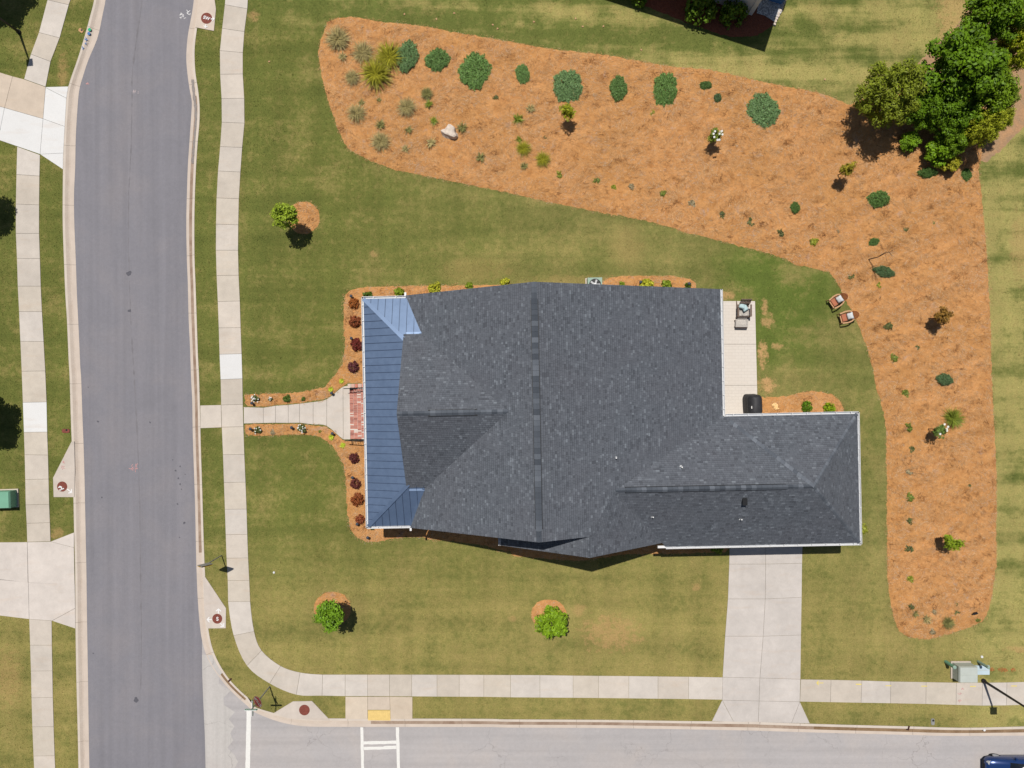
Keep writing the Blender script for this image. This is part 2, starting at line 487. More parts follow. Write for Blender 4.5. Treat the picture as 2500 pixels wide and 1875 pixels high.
class MB:
    def __init__(self):
        self.v = []; self.f = []; self.mi = []; self.tint = []
    def face(self, pts, mi=0, tint=0.5):
        i = len(self.v)
        self.v.extend([tuple(p) for p in pts])
        self.f.append(tuple(range(i, i + len(pts))))
        self.mi.append(mi); self.tint.append(tint)
    def box(self, c, s, rz=0.0, mi=0, tint=0.5, mat=None, taper=1.0):
        hx, hy, hz = s[0] / 2, s[1] / 2, s[2] / 2
        pts = []
        for z, k in ((-hz, 1.0), (hz, taper)):
            for x, y in ((-hx, -hy), (hx, -hy), (hx, hy), (-hx, hy)):
                pts.append(Vector((x * k, y * k, z)))
        R = mat if mat is not None else Matrix.Rotation(rz, 3, 'Z')
        pts = [R @ p + Vector(c) for p in pts]
        for q in ((3, 2, 1, 0), (4, 5, 6, 7), (0, 1, 5, 4), (1, 2, 6, 5), (2, 3, 7, 6), (3, 0, 4, 7)):
            self.face([pts[k] for k in q], mi, tint)
        return self
    def bar(self, a, b, w, h=None, mi=0, tint=0.5):
        """box from a to b"""
        a, b = Vector(a), Vector(b)
        h = w if h is None else h
        d = b - a
        L = d.length
        x = d.normalized()
        up = Vector((0, 0, 1)) if abs(x.z) < 0.98 else Vector((0, 1, 0))
        y = up.cross(x).normalized()
        z = x.cross(y)
        R = Matrix((x, y, z)).transposed()
        return self.box((a + b) / 2, (L, w, h), mat=R, mi=mi, tint=tint)
    def prism(self, poly, z0, z1, mi=0, tint=0.5, bottom=False, mi_side=None):
        """poly: plan points (counter clockwise or not) ; z0/z1 numbers or functions"""
        p = [tuple(q) for q in poly]
        area = sum(p[i][0] * p[(i + 1) % len(p)][1] - p[(i + 1) % len(p)][0] * p[i][1] for i in range(len(p)))
        if area < 0:
            p = p[::-1]
        fz0 = z0 if callable(z0) else (lambda x, y: z0)
        fz1 = z1 if callable(z1) else (lambda x, y: z1)
        top = [(x, y, fz1(x, y)) for x, y in p]
        bot = [(x, y, fz0(x, y)) for x, y in p]
        self.face(top, mi, tint)
        if bottom:
            self.face(bot[::-1], mi, tint)
        n = len(p)
        for i in range(n):
            j = (i + 1) % n
            self.face([bot[i], bot[j], top[j], top[i]], mi if mi_side is None else mi_side, tint)
        return self
    def tube(self, pts, radii, n=8, mi=0, tint=0.5, cap=True):
        pts = [Vector(p) for p in pts]
        rings = []
        for i, p in enumerate(pts):
            d = (pts[min(i + 1, len(pts) - 1)] - pts[max(i - 1, 0)]).normalized()
            up = Vector((0, 0, 1)) if abs(d.z) < 0.95 else Vector((1, 0, 0))
            x = up.cross(d).normalized(); y = d.cross(x)
            r = radii[i] if isinstance(radii, (list, tuple)) else radii
            rings.append([p + (x * math.cos(2 * math.pi * k / n) + y * math.sin(2 * math.pi * k / n)) * r for k in range(n)])
        for i in range(len(rings) - 1):
            for k in range(n):
                k2 = (k + 1) % n
                self.face([rings[i][k], rings[i][k2], rings[i + 1][k2], rings[i + 1][k]], mi, tint)
        if cap:
            self.face(rings[-1], mi, tint)
            self.face(rings[0][::-1], mi, tint)
        return self
    def lathe(self, prof, n=16, c=(0, 0, 0), mi=0, tint=0.5):
        """prof: (radius, z) list"""
        rings = [[(c[0] + r * math.cos(2 * math.pi * k / n), c[1] + r * math.sin(2 * math.pi * k / n), c[2] + z) for k in range(n)] for r, z in prof]
        for i in range(len(rings) - 1):
            for k in range(n):
                k2 = (k + 1) % n
                self.face([rings[i][k], rings[i][k2], rings[i + 1][k2], rings[i + 1][k]], mi, tint)
        self.face(rings[-1], mi, tint)
        return self
    def mesh(self, name, mats, smooth=False, merge=False):
        me = bpy.data.meshes.new(name)
        me.from_pydata([tuple(v) for v in self.v], [], self.f)
        for m in (mats if isinstance(mats, (list, tuple)) else [mats]):
            me.materials.append(M[m] if isinstance(m, str) else m)
        me.polygons.foreach_set("material_index", np.array(self.mi, dtype=np.int32))
        at = me.attributes.new("tint", 'FLOAT', 'FACE')
        at.data.foreach_set("value", np.array(self.tint, dtype=np.float32))
        if merge:
            import bmesh
            bm = bmesh.new(); bm.from_mesh(me)
            bmesh.ops.remove_doubles(bm, verts=bm.verts, dist=1e-5)
            bmesh.ops.recalc_face_normals(bm, faces=bm.faces)
            bm.to_mesh(me); bm.free()
        if smooth:
            me.polygons.foreach_set("use_smooth", np.ones(len(me.polygons), dtype=bool))
        me.update()
        return me
    def obj(self, name, mats, parent=None, smooth=False, loc=None, rz=0.0, color=None, merge=False):
        o = bpy.data.objects.new(name, self.mesh(name, mats, smooth, merge))
        if loc is not None:
            o.location = loc
        if rz:
            o.rotation_euler = (0, 0, rz)
        if color is not None:
            o.color = color
        return link(o, parent)

def place(me, name, parent=None, loc=(0, 0, 0), rz=0.0, scale=None, color=None, mat=None):
    o = bpy.data.objects.new(name, me)
    if mat is not None:
        o.matrix_basis = mat
    else:
        o.location = loc
        o.rotation_euler = (0, 0, rz)
        if scale is not None:
            o.scale = scale
    if color is not None:
        o.color = color
    return link(o, parent)

def np_mesh(name, verts, faces, mats, tint=None):
    """fast path: verts (N,3), faces (F,k)"""
    me = bpy.data.meshes.new(name)
    F, k = faces.shape
    me.vertices.add(len(verts))
    me.vertices.foreach_set("co", np.ascontiguousarray(verts, dtype=np.float32).ravel())
    me.loops.add(F * k)
    me.loops.foreach_set("vertex_index", np.ascontiguousarray(faces, dtype=np.int32).ravel())
    me.polygons.add(F)
    me.polygons.foreach_set("loop_start", np.arange(0, F * k, k, dtype=np.int32))
    for m in (mats if isinstance(mats, (list, tuple)) else [mats]):
        me.materials.append(M[m])
    if tint is not None:
        at = me.attributes.new("tint", 'FLOAT', 'FACE')
        at.data.foreach_set("value", np.asarray(tint, dtype=np.float32))
    me.update(calc_edges=True)
    return me

def inside(px, py, poly):
    """vectorised point in polygon"""
    r = np.zeros(len(px), dtype=bool)
    n = len(poly)
    xs = [p[0] for p in poly]; ys = [p[1] for p in poly]
    sel = np.where((px >= min(xs)) & (px <= max(xs)) & (py >= min(ys)) & (py <= max(ys)))[0]
    if len(sel) == 0:
        return r
    x = px[sel]; y = py[sel]
    c = np.zeros(len(sel), dtype=bool)
    j = n - 1
    for i in range(n):
        yi, yj = ys[i], ys[j]
        if yi != yj:
            hit = ((yi > y) != (yj > y)) & (x < (xs[j] - xs[i]) * (y - yi) / (yj - yi) + xs[i])
            c ^= hit
        j = i
    r[sel] = c
    return r

def catmull(pts, sub=4, closed=False):
    pts = [np.array(p, float) for p in pts]
    n = len(pts)
    out = []
    rngi = range(n) if closed else range(n - 1)
    for i in rngi:
        p0 = pts[(i - 1) % n] if closed or i > 0 else 2 * pts[0] - pts[1]
        p1 = pts[i]; p2 = pts[(i + 1) % n]
        p3 = pts[(i + 2) % n] if closed or i + 2 < n else 2 * pts[-1] - pts[-2]
        for s in range(sub):
            u = s / sub
            out.append(tuple(0.5 * ((2 * p1) + (-p0 + p2) * u + (2 * p0 - 5 * p1 + 4 * p2 - p3) * u * u + (-p0 + 3 * p1 - 3 * p2 + p3) * u ** 3)))
    if not closed:
        out.append(tuple(pts[-1]))
    return out

def resample(pts, n):
    p = np.array(pts, float)
    d = np.concatenate([[0], np.cumsum(np.hypot(*(p[1:] - p[:-1]).T))])
    s = np.linspace(0, d[-1], n)
    return np.stack([np.interp(s, d, p[:, 0]), np.interp(s, d, p[:, 1])], 1), d[-1]

def sheet_obj(name, poly, z, mat, parent=None, kind=None, tris=True):
    """flat patch of ground"""
    mb = MB()
    v = [Vector((x, y, 0)) for x, y in poly]
    for tri in tessellate_polygon([v]):
        p = [poly[i] for i in tri]
        a = (p[1][0] - p[0][0]) * (p[2][1] - p[0][1]) - (p[1][1] - p[0][1]) * (p[2][0] - p[0][0])
        if a < 0:
            p = p[::-1]
        mb.face([(x, y, z) for x, y in p])
    o = mb.obj(name, mat, parent)
    if kind:
        o["kind"] = kind
    return o
def ccw(poly):
    a = sum(poly[i][0] * poly[(i + 1) % len(poly)][1] - poly[(i + 1) % len(poly)][0] * poly[i][1] for i in range(len(poly)))
    return poly if a > 0 else poly[::-1]

NOGRASS = []          # plan polygons that carry no grass

# ------------------------------------------------------------------ ground, lawns, roads, kerbs
ZR = -0.125           # road level; lawns and kerb tops are near 0
mb = MB(); mb.face([(-450, -450, -0.35), (450, -450, -0.35), (450, 450, -0.35), (-450, 450, -0.35)])
tag(mb.obj("ground", 'lawn'), kind='structure')

# street edges (asphalt edge) and kerb back lines
W_edge = path(('A1', 905, -250, 880, 0, 860, 100, 815, 310, 740, 490, 690, 640, 660, 750, 645, 900, 630, 1150, 625, 1400, 615, 1640),
              ('A2', 618, 300, 630, 600, 640, 900, 655, 1200, 668, 1500), ('A3', 675, 0, 685, 300, 697, 600, 705, 900, 710, 1150, 716, 1450),
              ('A4', 720, 0, 725, 400, 733, 900, 740, 1400, 745, 1659, 752, 2050))
W_back = path(('A1', 830, -250, 795, 0, 765, 120, 722, 280, 655, 500, 612, 620, 580, 720, 565, 780, 555, 900, 540, 1150, 533, 1400, 530, 1640),
              ('A2', 530, 300, 540, 600, 552, 900, 565, 1100, 580, 1450), ('A3', 588, 0, 600, 400, 606, 545, 613, 800, 620, 1010, 626, 1310),
              ('A4', 635, 0, 638, 480, 645, 900, 655, 1300, 663, 1659, 672, 2050))
E_edge = path(('A1', 1655, -250, 1628, 0, 1610, 120, 1580, 280, 1568, 400, 1565, 500, 1575, 620, 1595, 760, 1612, 850, 1608, 950, 1598, 1100, 1588, 1250, 1578, 1400, 1570, 1640),
              ('A2', 1565, 300, 1570, 600, 1578, 800, 1585, 1100, 1597, 1350), ('A3', 1605, 0, 1615, 200, 1620, 500, 1630, 800, 1640, 1100, 1648, 1500),
              ('A4', 1654, 60, 1660, 200, 1674, 400, 1700, 600, 1755, 760, 1830, 880, 1905, 975, 1990, 1060, 2080, 1140),
              ('B4', 0, 1195, 150, 1258, 300, 1298, 450, 1316, 700, 1319, 1000, 1319, 1500, 1320, 2000, 1321),
              ('C4', 0, 1325, 800, 1329, 1500, 1340, 2100, 1351), ('D4', 0, 1353, 600, 1371, 1200, 1386, 1600, 1396, 2212, 1393, 2700, 1390))
E_back = path(('A1', 1730, -250, 1700, 0, 1680, 120, 1657, 280, 1645, 380, 1642, 480, 1650, 620, 1672, 760, 1685, 900, 1682, 1050, 1668, 1200, 1655, 1400, 1645, 1640),
              ('A2', 1640, 300, 1642, 600, 1650, 800, 1660, 1100, 1670, 1400), ('A3', 1680, 0, 1688, 300, 1695, 600, 1705, 900, 1715, 1250, 1725, 1550),
              ('A4', 1732, 60, 1740, 300, 1757, 480, 1790, 640, 1850, 780, 1935, 910, 2030, 1010, 2120, 1090),
              ('B4', 0, 1140, 170, 1195, 300, 1222, 450, 1237, 630, 1240, 1000, 1241, 1500, 1242, 2000, 1244),
              ('C4', 0, 1248, 800, 1252, 1500, 1262, 2100, 1268), ('D4', 0, 1272, 600, 1291, 1200, 1306, 1700, 1319, 2212, 1308, 2700, 1300))
W_edge = catmull(W_edge, 3); W_back = catmull(W_back, 3); E_edge = catmull(E_edge, 3); E_back = catmull(E_back, 3)

# lawns
far = 60.0
Lw = [(-75, 45)] + [(-36, 45)] + W_back + [(W_back[-1][0], -45), (-75, -45)]
Le = E_back + [(75, E_back[-1][1]), (75, 45), (E_back[0][0], 45)]
LAWN_W = ccw([(-75, 45), (W_back[0][0], 45)] + W_back + [(W_back[-1][0], -45), (-75, -45)])
LAWN_E = ccw(Le)
def lawn_sheet(name, poly):
    o = sheet_obj(name, poly, -0.012, 'lawn', kind='structure')
    return o
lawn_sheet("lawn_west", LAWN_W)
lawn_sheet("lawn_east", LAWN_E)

# carriageways
bound = path(('A4', 1697, 590, 1697, 700, 1700, 900, 1710, 1150, 1722, 1400, 1727, 1659, 1735, 2100))
i_split = min(range(len(E_edge)), key=lambda i: (E_edge[i][0] - bound[0][0]) ** 2 + (E_edge[i][1] - bound[0][1]) ** 2)
road_w = [(W_edge[0][0], 45)] + W_edge + [(W_edge[-1][0], -45), (bound[-1][0], -45)] + bound[::-1] + E_edge[:i_split][::-1] + [(E_edge[0][0], 45)]
tag(sheet_obj("road_street", ccw(road_w), ZR, 'asphalt_dark'), kind='structure')
worn_r = path(('A4', 1870, 1659, 1880, 1300, 1790, 1000))
road_s = bound + [(bound[-1][0], -45), (75, -45), (75, E_edge[-1][1])] + E_edge[i_split:][::-1]
tag(sheet_obj("road_side", ccw(road_s), ZR - 0.006, 'asphalt_pale'), kind='structure')
# worn bleached strip beside the seam of the two roads
rw = random.Random(3)
strip = []
right = []
for i, (x, y) in enumerate(resample(bound, 26)[0]):
    strip.append((x, y))
    right.append((x + 0.9 + 0.9 * rw.random() + 0.03 * i, y))
worn = strip[2:] + right[2:][::-1]
road_side = bpy.data.objects["road_side"]
o = sheet_obj("worn_strip", ccw(worn), ZR - 0.002, 'asphalt_worn', road_side)

# kerbs, cast in sections with open joints
def kerb(name, edge, back, n, flow_fn, prof):
    root = empty(name)
    root["kind"] = 'structure'
    A, L = resample(edge, n); B, _ = resample(back, n)
    # re-pair: nearest back point for every edge point keeps the sections square
    bp = np.array(catmull([tuple(p) for p in B], 3))
    B = np.array([bp[np.argmin(((bp - a) ** 2).sum(1))] for a in A])
    per = max(2, int(round(n * 3.9 / L)))
    i = 0
    while i < n - 1:
        j = min(i + per, n - 1)
        mid = A[(i + j) // 2]
        mb = MB()
        for k in range(i, j):
            a0, a1 = A[k].copy(), A[k + 1].copy(); b0, b1 = B[k].copy(), B[k + 1].copy()
            if k == i:
                g = 0.012 / max(np.hypot(*(a1 - a0)), 1e-3); a0 = a0 + (a1 - a0) * g; b0 = b0 + (b1 - b0) * g
            for q in range(4):
                f0, z0 = prof[q]; f1, z1 = prof[q + 1]
                p = [a0 + (b0 - a0) * f0, a1 + (b1 - a1) * f0, a1 + (b1 - a1) * f1, a0 + (b0 - a0) * f1]
                zz = [z0, z0, z1, z1]
                mi = (0, flow_fn(A[k]), flow_fn(A[k]), 3)[q]
                mb.face([(p[t][0], p[t][1], zz[t]) for t in (3, 2, 1, 0)] if False else [(p[t][0], p[t][1], zz[t]) for t in range(4)], mi)
        for f in range(len(mb.f)):
            pass
        o = mb.obj("kerb_section", ['gutter_pan', 'flow_dirty', 'flow_clean', 'kerb_top', 'flow_mud'], root)
        import bmesh
        bm = bmesh.new(); bm.from_mesh(o.data)
        for fc in bm.faces:
            if fc.normal.z < 0:
                fc.normal_flip()
        bm.to_mesh(o.data); bm.free()
        i = j
    # dirt bed seen in the joints
    poly = [tuple(p) for p in A] + [tuple(p) for p in B[::-1]]
    mb = MB()
    for k in range(n - 1):
        mb.face([(A[k][0], A[k][1], ZR - 0.05), (A[k + 1][0], A[k + 1][1], ZR - 0.05), (B[k + 1][0], B[k + 1][1], ZR - 0.05), (B[k][0], B[k][1], ZR - 0.05)])
    mb.obj("kerb_bed", 'joint_dirt', root)
    NOGRASS.append(poly)
    return root
def flow_e(a):
    x, y = a
    if y > 19.5: return 2
    if x < -17.5 and y > -11.2: return 1
    if x < -19.0 and y > -18.2: return 2
    if x < -13.5 and y > -21.2: return 4
    if x < -9.5: return 2
    if x > 20: return 4
    return 1
def flow_w(a):
    return 2
kerb("kerb_west", W_edge, W_back, 200, flow_w, [(0.0, ZR + 0.004), (0.42, ZR - 0.004), (0.55, ZR + 0.014), (0.80, -0.012), (1.0, 0.008)])
kerb("kerb_east", E_edge, E_back, 420, flow_e, [(0.0, ZR + 0.004), (0.30, ZR - 0.014), (0.66, ZR - 0.026), (0.74, 0.004), (1.0, 0.008)])
# silt lying in the east gutter
_sl = [plan(*q) for q in ((468, 192), (469.5, 212), (472.5, 240), (475.5, 262), (476.5, 290), (475, 318), (472.5, 345), (470, 372), (468, 398))]
_a = []; _b = []
for _i, (x_, y_) in enumerate(catmull(_sl, 4)):
    w_ = 0.085 + 0.03 * math.sin(_i * 1.9) + 0.015 * math.sin(_i * 4.3)
    _a.append((x_ - w_, y_)); _b.append((x_ + w_, y_))
sheet_obj("gutter_silt", ccw(_a + _b[::-1]), ZR + 0.0, 'wet_silt', bpy.data.objects["kerb_east"])

# ------------------------------------------------------------------ concrete walks and drives, slab by slab
CON = [alb(215, 204, 191), alb(212, 202, 190), alb(217, 208, 198), alb(209, 198, 184), alb(213, 202, 187)]
WHITE_SLAB = alb(233, 232, 230)
def shrink(poly, g):
    """move each corner towards the polygon centre side by g along both edges"""
    n = len(poly)
    p = [np.array(q, float) for q in ccw([tuple(q) for q in poly])]
    out = []
    for i in range(n):
        a, b, c = p[i - 1], p[i], p[(i + 1) % n]
        d1 = (b - a) / max(np.hypot(*(b - a)), 1e-6); d2 = (c - b) / max(np.hypot(*(c - b)), 1e-6)
        n1 = np.array([-d1[1], d1[0]]); n2 = np.array([-d2[1], d2[0]])
        s = n1 + n2
        L = max(np.dot(s, s) / 2.0, 0.3)
        out.append(tuple(b + s / L * g))
    return out
def slab(parent, poly, color=None, z=0.022, gap=0.009, mat='concrete', name="slab", z0=-0.03):
    q = shrink(poly, gap)
    mb = MB(); mb.prism(q, z0, z)
    c = color if color is not None else random.choice(CON)
    k = random.uniform(0.965, 1.03)
    o = mb.obj(name, mat, parent, color=(c[0] * k, c[1] * k, c[2] * k, 1))
    NOGRASS.append(list(poly))
    return o
def base_of(name, polys):
    mb = MB()
    for p in polys:
        mb.face([(x, y, -0.004) for x, y in ccw([tuple(q) for q in shrink(p, 0.004)])])
    return tag(mb.obj(name, 'joint_dirt'), kind='structure')
def walk(name, pairs, white=(), skip=(), curve=(), plain_last=False):
    """pairs: list of (left point, right point) joints"""
    root_polys = []
    items = []
    L = [p[0] for p in pairs]; R = [p[1] for p in pairs]
    sub = 4
    Lc = catmull(L, sub); Rc = catmull(R, sub)
    for i in range(len(pairs) - 1):
        if i in skip: continue
        if i in curve:
            poly = Lc[i * sub:(i + 1) * sub + 1] + Rc[i * sub:(i + 1) * sub + 1][::-1]
        else:
            poly = [L[i], L[i + 1], R[i + 1], R[i]]
        root_polys.append(poly); items.append((poly, WHITE_SLAB if i in white else None))
    root = base_of(name, root_polys)
    for poly, c in items:
        slab(root, poly, c, mat='concrete_new' if c else 'concrete')
    return root
def pr(k, lx, ly, rx, ry):
    return (SP(k, lx, ly), SP(k, rx, ry))
# east walk, from the top of the street round the corner to the garage drive
ew = [pr('A1', 1912, -160, 2100, -130), pr('A1', 1898, 40, 2088, 75), pr('A1', 1875, 240, 2063, 268), pr('A1', 1856, 428, 2050, 445), pr('A1', 1858, 628, 2050, 625),
      pr('A1', 1870, 832, 2062, 830), pr('A1', 1872, 1032, 2064, 1040), pr('A1', 1858, 1238, 2045, 1245), pr('A1', 1840, 1443, 2030, 1452),
      pr('A2', 1828, 80, 2017, 88), pr('A2', 1823, 302, 2012, 308), pr('A2', 1822, 522, 2010, 522), pr('A2', 1828, 735, 2015, 732), pr('A2', 1838, 955, 2025, 950),
      pr('A2', 1846, 1177, 2032, 1175), pr('A2', 1853, 1400, 2040, 1395), pr('A2', 1862, 1612, 2046, 1605),
      pr('A3', 1867, 238, 2050, 232), pr('A3', 1872, 425, 2055, 420), pr('A3', 1882, 657, 2063, 655), pr('A3', 1890, 892, 2073, 888), pr('A3', 1898, 1118, 2082, 1115),
      pr('A3', 1905, 1332, 2088, 1328), pr('A3', 1912, 1530, 2095, 1527), pr('A4', 1922, 76, 2105, 75), pr('A4', 1925, 254, 2112, 253), pr('A4', 1972, 541, 2145, 505),
      (plan(603, 1625), plan(639, 1588)), pr('B4', 133, 945, 225, 797), pr('B4', 358, 1040, 390, 852), pr('B4', 575, 1048, 580, 870), pr('B4', 770, 1052, 770, 870),
      pr('B4', 960, 1052, 960, 870), pr('B4', 1145, 1053, 1145, 870), pr('B4', 1332, 1054, 1332, 870), pr('B4', 1545, 1056, 1545, 871), pr('B4', 1732, 1057, 1732, 871),
      pr('B4', 1940, 1058, 1940, 872), pr('C4', 22, 1062, 22, 873), pr('C4', 270, 1064, 270, 874), pr('C4', 550, 1066, 550, 878),
      pr('C4', 763, 1068, 763, 880), pr('C4', 1020, 1071, 1020, 882), pr('C4', 1266, 1074, 1266, 885), pr('C4', 1523, 1077, 1523, 888), pr('C4', 1808, 1082, 1812, 893)]
walk("sidewalk_east", ew, white=(15,), curve=(25, 26, 27, 28, 29))
ew2 = [pr('D4', 320, 1098, 328, 910), pr('D4', 577, 1103, 583, 914), pr('D4', 836, 1108, 843, 920), pr('D4', 1083, 1112, 1086, 928), pr('D4', 1382, 1118, 1385, 933),
       pr('D4', 1637, 1126, 1640, 938), pr('D4', 1857, 1132, 1860, 938), pr('D4', 2062, 1130, 2066, 936), pr('D4', 2280, 1124, 2280, 930), pr('D4', 2500, 1118, 2500, 924)]
walk("sidewalk_south", ew2)
ww1 = [pr('A1', 460, -170, 640, -130), pr('A1', 402, 0, 582, 42), pr('A1', 330, 275, 505, 320), pr('A1', 262, 458, 428, 520), pr('A1', 205, 668, 386, 733)]
walk("sidewalk_north_west", ww1)
ww2 = [pr('A1', 146, 1238, 339, 1308), pr('A1', 140, 1473, 335, 1486), pr('A2', 135, 132, 332, 140), pr('A2', 135, 380, 332, 380), pr('A2', 144, 590, 339, 592), pr('A2', 151, 825, 346, 825),
       pr('A2', 162, 1040, 356, 1040), pr('A2', 173, 1290, 370, 1292), pr('A2', 184, 1543, 384, 1540), pr('A3', 194, 216, 395, 212), pr('A3', 203, 468, 400, 465), pr('A3', 209, 657, 407, 660),
       pr('A3', 214, 866, 412, 862), pr('A3', 218, 1080, 417, 1075), pr('A3', 226, 1236, 423, 1230), pr('A3', 231, 1393, 428, 1388)]
walk("sidewalk_west", ww2, white=(9,))
ww3 = [pr('A4', 248, 402, 438, 416), pr('A4', 255, 622, 440, 622), pr('A4', 262, 840, 444, 838), pr('A4', 267, 1065, 448, 1062), pr('A4', 274, 1310, 455, 1308), pr('A4', 284, 1557, 463, 1553), pr('A4', 296, 1800, 474, 1795)]
walk("sidewalk_south_west", ww3)

def slabs(name, polys, colors=None):
    root = base_of(name, [p for p in polys])
    for i, p in enumerate(polys):
        c = colors[i] if colors else None
        slab(root, p, c, mat='concrete_new' if c is WHITE_SLAB else 'concrete')
    return root
def PP(k, *xy):
    return [SP(k, xy[i], xy[i + 1]) for i in range(0, len(xy), 2)]
TAN = alb(219, 202, 183)
slabs("driveway_north_west", [
    PP('A1', -260, 540, 0, 612, 108, 645, 40, 910, 0, 898, -260, 830), PP('A1', 108, 645, 205, 670, 386, 735, 365, 1003, 40, 910),
    PP('A1', -260, 830, 0, 898, 40, 910, 5, 1085, -60, 1165, -260, 1110), PP('A1', 40, 910, 365, 1003, 340, 1302, -20, 1178, 5, 1085),
    PP('A1', 386, 735, 578, 730, 562, 830, 386, 740), PP('A1', 386, 740, 562, 830, 548, 1068, 365, 1003), PP('A1', 365, 1003, 548, 1068, 536, 1292, 340, 1302), PP('A1', 340, 1302, 536, 1292, 533, 1430)],
    [TAN, TAN, WHITE_SLAB, WHITE_SLAB, WHITE_SLAB, WHITE_SLAB, WHITE_SLAB, WHITE_SLAB])
DRV = alb(222, 212, 203)
slabs("driveway_south_west", [
    PP('A3', -260, 1398, 0, 1396, 232, 1394, 238, 1735, 0, 1712, -260, 1690), PP('A3', 232, 1394, 428, 1390, 626, 1440, 632, 1752, 240, 1737), PP('A3', 428, 1390, 626, 1312, 626, 1440),
    PP('A4', -260, 54, 0, 65, 240, 92, 248, 402, 0, 372, -260, 345), PP('A4', 240, 92, 633, 108, 636, 310, 440, 416, 248, 402), PP('A4', 440, 416, 636, 310, 638, 482)],
    [DRV] * 6)
# garage drive
dl = [plan(1781, 1336), plan(1780, 1377), plan(1777, 1462), plan(1770, 1553), plan(1764, 1653), plan(1763, 1709)]
dc = [plan(1868, 1336), plan(1869, 1377), plan(1868, 1462), plan(1863, 1553), plan(1855, 1655), plan(1853, 1711)]
dr = [plan(1959, 1334), plan(1958, 1375), plan(1957, 1458), plan(1955.5, 1550), plan(1954, 1658), plan(1952.5, 1713)]
polys = []
for i in range(5):
    polys.append([dl[i], dc[i], dc[i + 1], dl[i + 1]]); polys.append([dc[i], dr[i], dr[i + 1], dc[i + 1]])
polys += [[dl[5], plan(1775, 1716), plan(1790, 1762), plan(1738, 1760)], [dl[5], dc[5], plan(1850, 1762), plan(1790, 1762)] if False else [plan(1763, 1709), dc[5], plan(1851, 1763), plan(1791, 1762)],
          [dc[5], dr[5], plan(1932, 1765), plan(1851, 1763)], [dr[5], plan(1977, 1766), plan(1932, 1765)]]
polys[10] = [plan(1763, 1709), plan(1791, 1762), plan(1738, 1760)]
slabs("driveway_garage", polys, [alb(211, 203, 196)] * len(polys))
# connecting slab to the street and the front walk
slabs("street_landing", [PP('A3', 1690, 241, 1866, 237, 1871, 427, 1692, 434)], [alb(216, 205, 192)])
up = [SP('B3', -86, 254), SP('B3', 80, 260), SP('B3', 182, 243), SP('B3', 290, 236), SP('B3', 385, 226), SP('B3', 500, 212), SP('B3', 615, 188), SP('B3', 752, 82), SP('B3', 812, 72)]
lo = [SP('B3', -85, 394), SP('B3', 80, 390), SP('B3', 182, 388), SP('B3', 290, 389), SP('B3', 385, 388), SP('B3', 500, 402), SP('B3', 615, 415), SP('B3', 754, 528), SP('B3', 814, 528)]
uc = catmull(up, 4); lc = catmull(lo, 4)
fw = []
for i in range(8):
    a, b = (uc[i * 4:i * 4 + 5], lc[i * 4:i * 4 + 5]) if i in (5, 6) else ([up[i], up[i + 1]], [lo[i], lo[i + 1]])
    fw.append(list(a) + list(b)[::-1])
slabs("front_walk", fw, [alb(217, 207, 196)] * 8)
# corner ramp with tactile plate
slabs("kerb_ramp", [PP('B4', 772, 1056, 960, 1056, 960, 1246, 772, 1244), PP('B4', 960, 1056, 1146, 1056, 1150, 1168, 960, 1168), PP('B4', 1146, 1056, 1338, 1058, 1338, 1246, 1152, 1246, 1150, 1168),],
      [alb(220, 204, 184), alb(212, 196, 178), alb(216, 199, 178)])
ramp = bpy.data.objects["kerb_ramp"]
mb = MB(); q = PP('B4', 962, 1172, 1150, 1172, 1152, 1258, 962, 1256); mb.prism(q, -0.02, 0.018)
for iy in range(5):
    for ix in range(11):
        u = (ix + .5) / 11; w = (iy + .5) / 5
        x = q[0][0] + (q[1][0] - q[0][0]) * u; y = q[0][1] + (q[3][1] - q[0][1]) * w
        mb.lathe([(0.028, 0.018), (0.02, 0.026)], 6, (x, y, 0))
mb.obj("tactile_plate", 'tactile', ramp)
NOGRASS.append(PP('B4', 772, 1056, 1338, 1058, 1338, 1256, 772, 1256))
# patio with stamped pattern
pz = [plan(1765, 735), plan(1843, 735), plan(1845.5, 840.5), plan(1848, 940.8), plan(1849.5, 1019), plan(1769, 1019), plan(1768, 940.8), plan(1766.5, 840.5)]
pat = base_of("patio", [[pz[0], pz[1], pz[2], pz[7]], [pz[7], pz[2], pz[3], pz[6]], [pz[6], pz[3], pz[4], pz[5]]])
t = NT("stamped_concrete")
br = t.new("ShaderNodeTexBrick")
br.inputs["Scale"].default_value = 1.0
br.inputs["Brick Width"].default_value = 0.42; br.inputs["Row Height"].default_value = 0.21
br.inputs["Mortar Size"].default_value = 0.012
br.inputs["Color1"].default_value = alb(226, 217, 206); br.inputs["Color2"].default_value = alb(223, 213, 202); br.inputs["Mortar"].default_value = alb(213, 204, 193)
t.link(t.pos(), br.inputs["Vector"])
t.bump(br.outputs["Fac"], 0.3, 0.006)
t.p.inputs["Roughness"].default_value = 0.85
M['stamped'] = t.base(br.outputs["Color"], 0.85)
for p in ([pz[0], pz[1], pz[2], pz[7]], [pz[7], pz[2], pz[3], pz[6]], [pz[6], pz[3], pz[4], pz[5]]):
    slab(pat, p, None, z=0.05, mat='stamped')

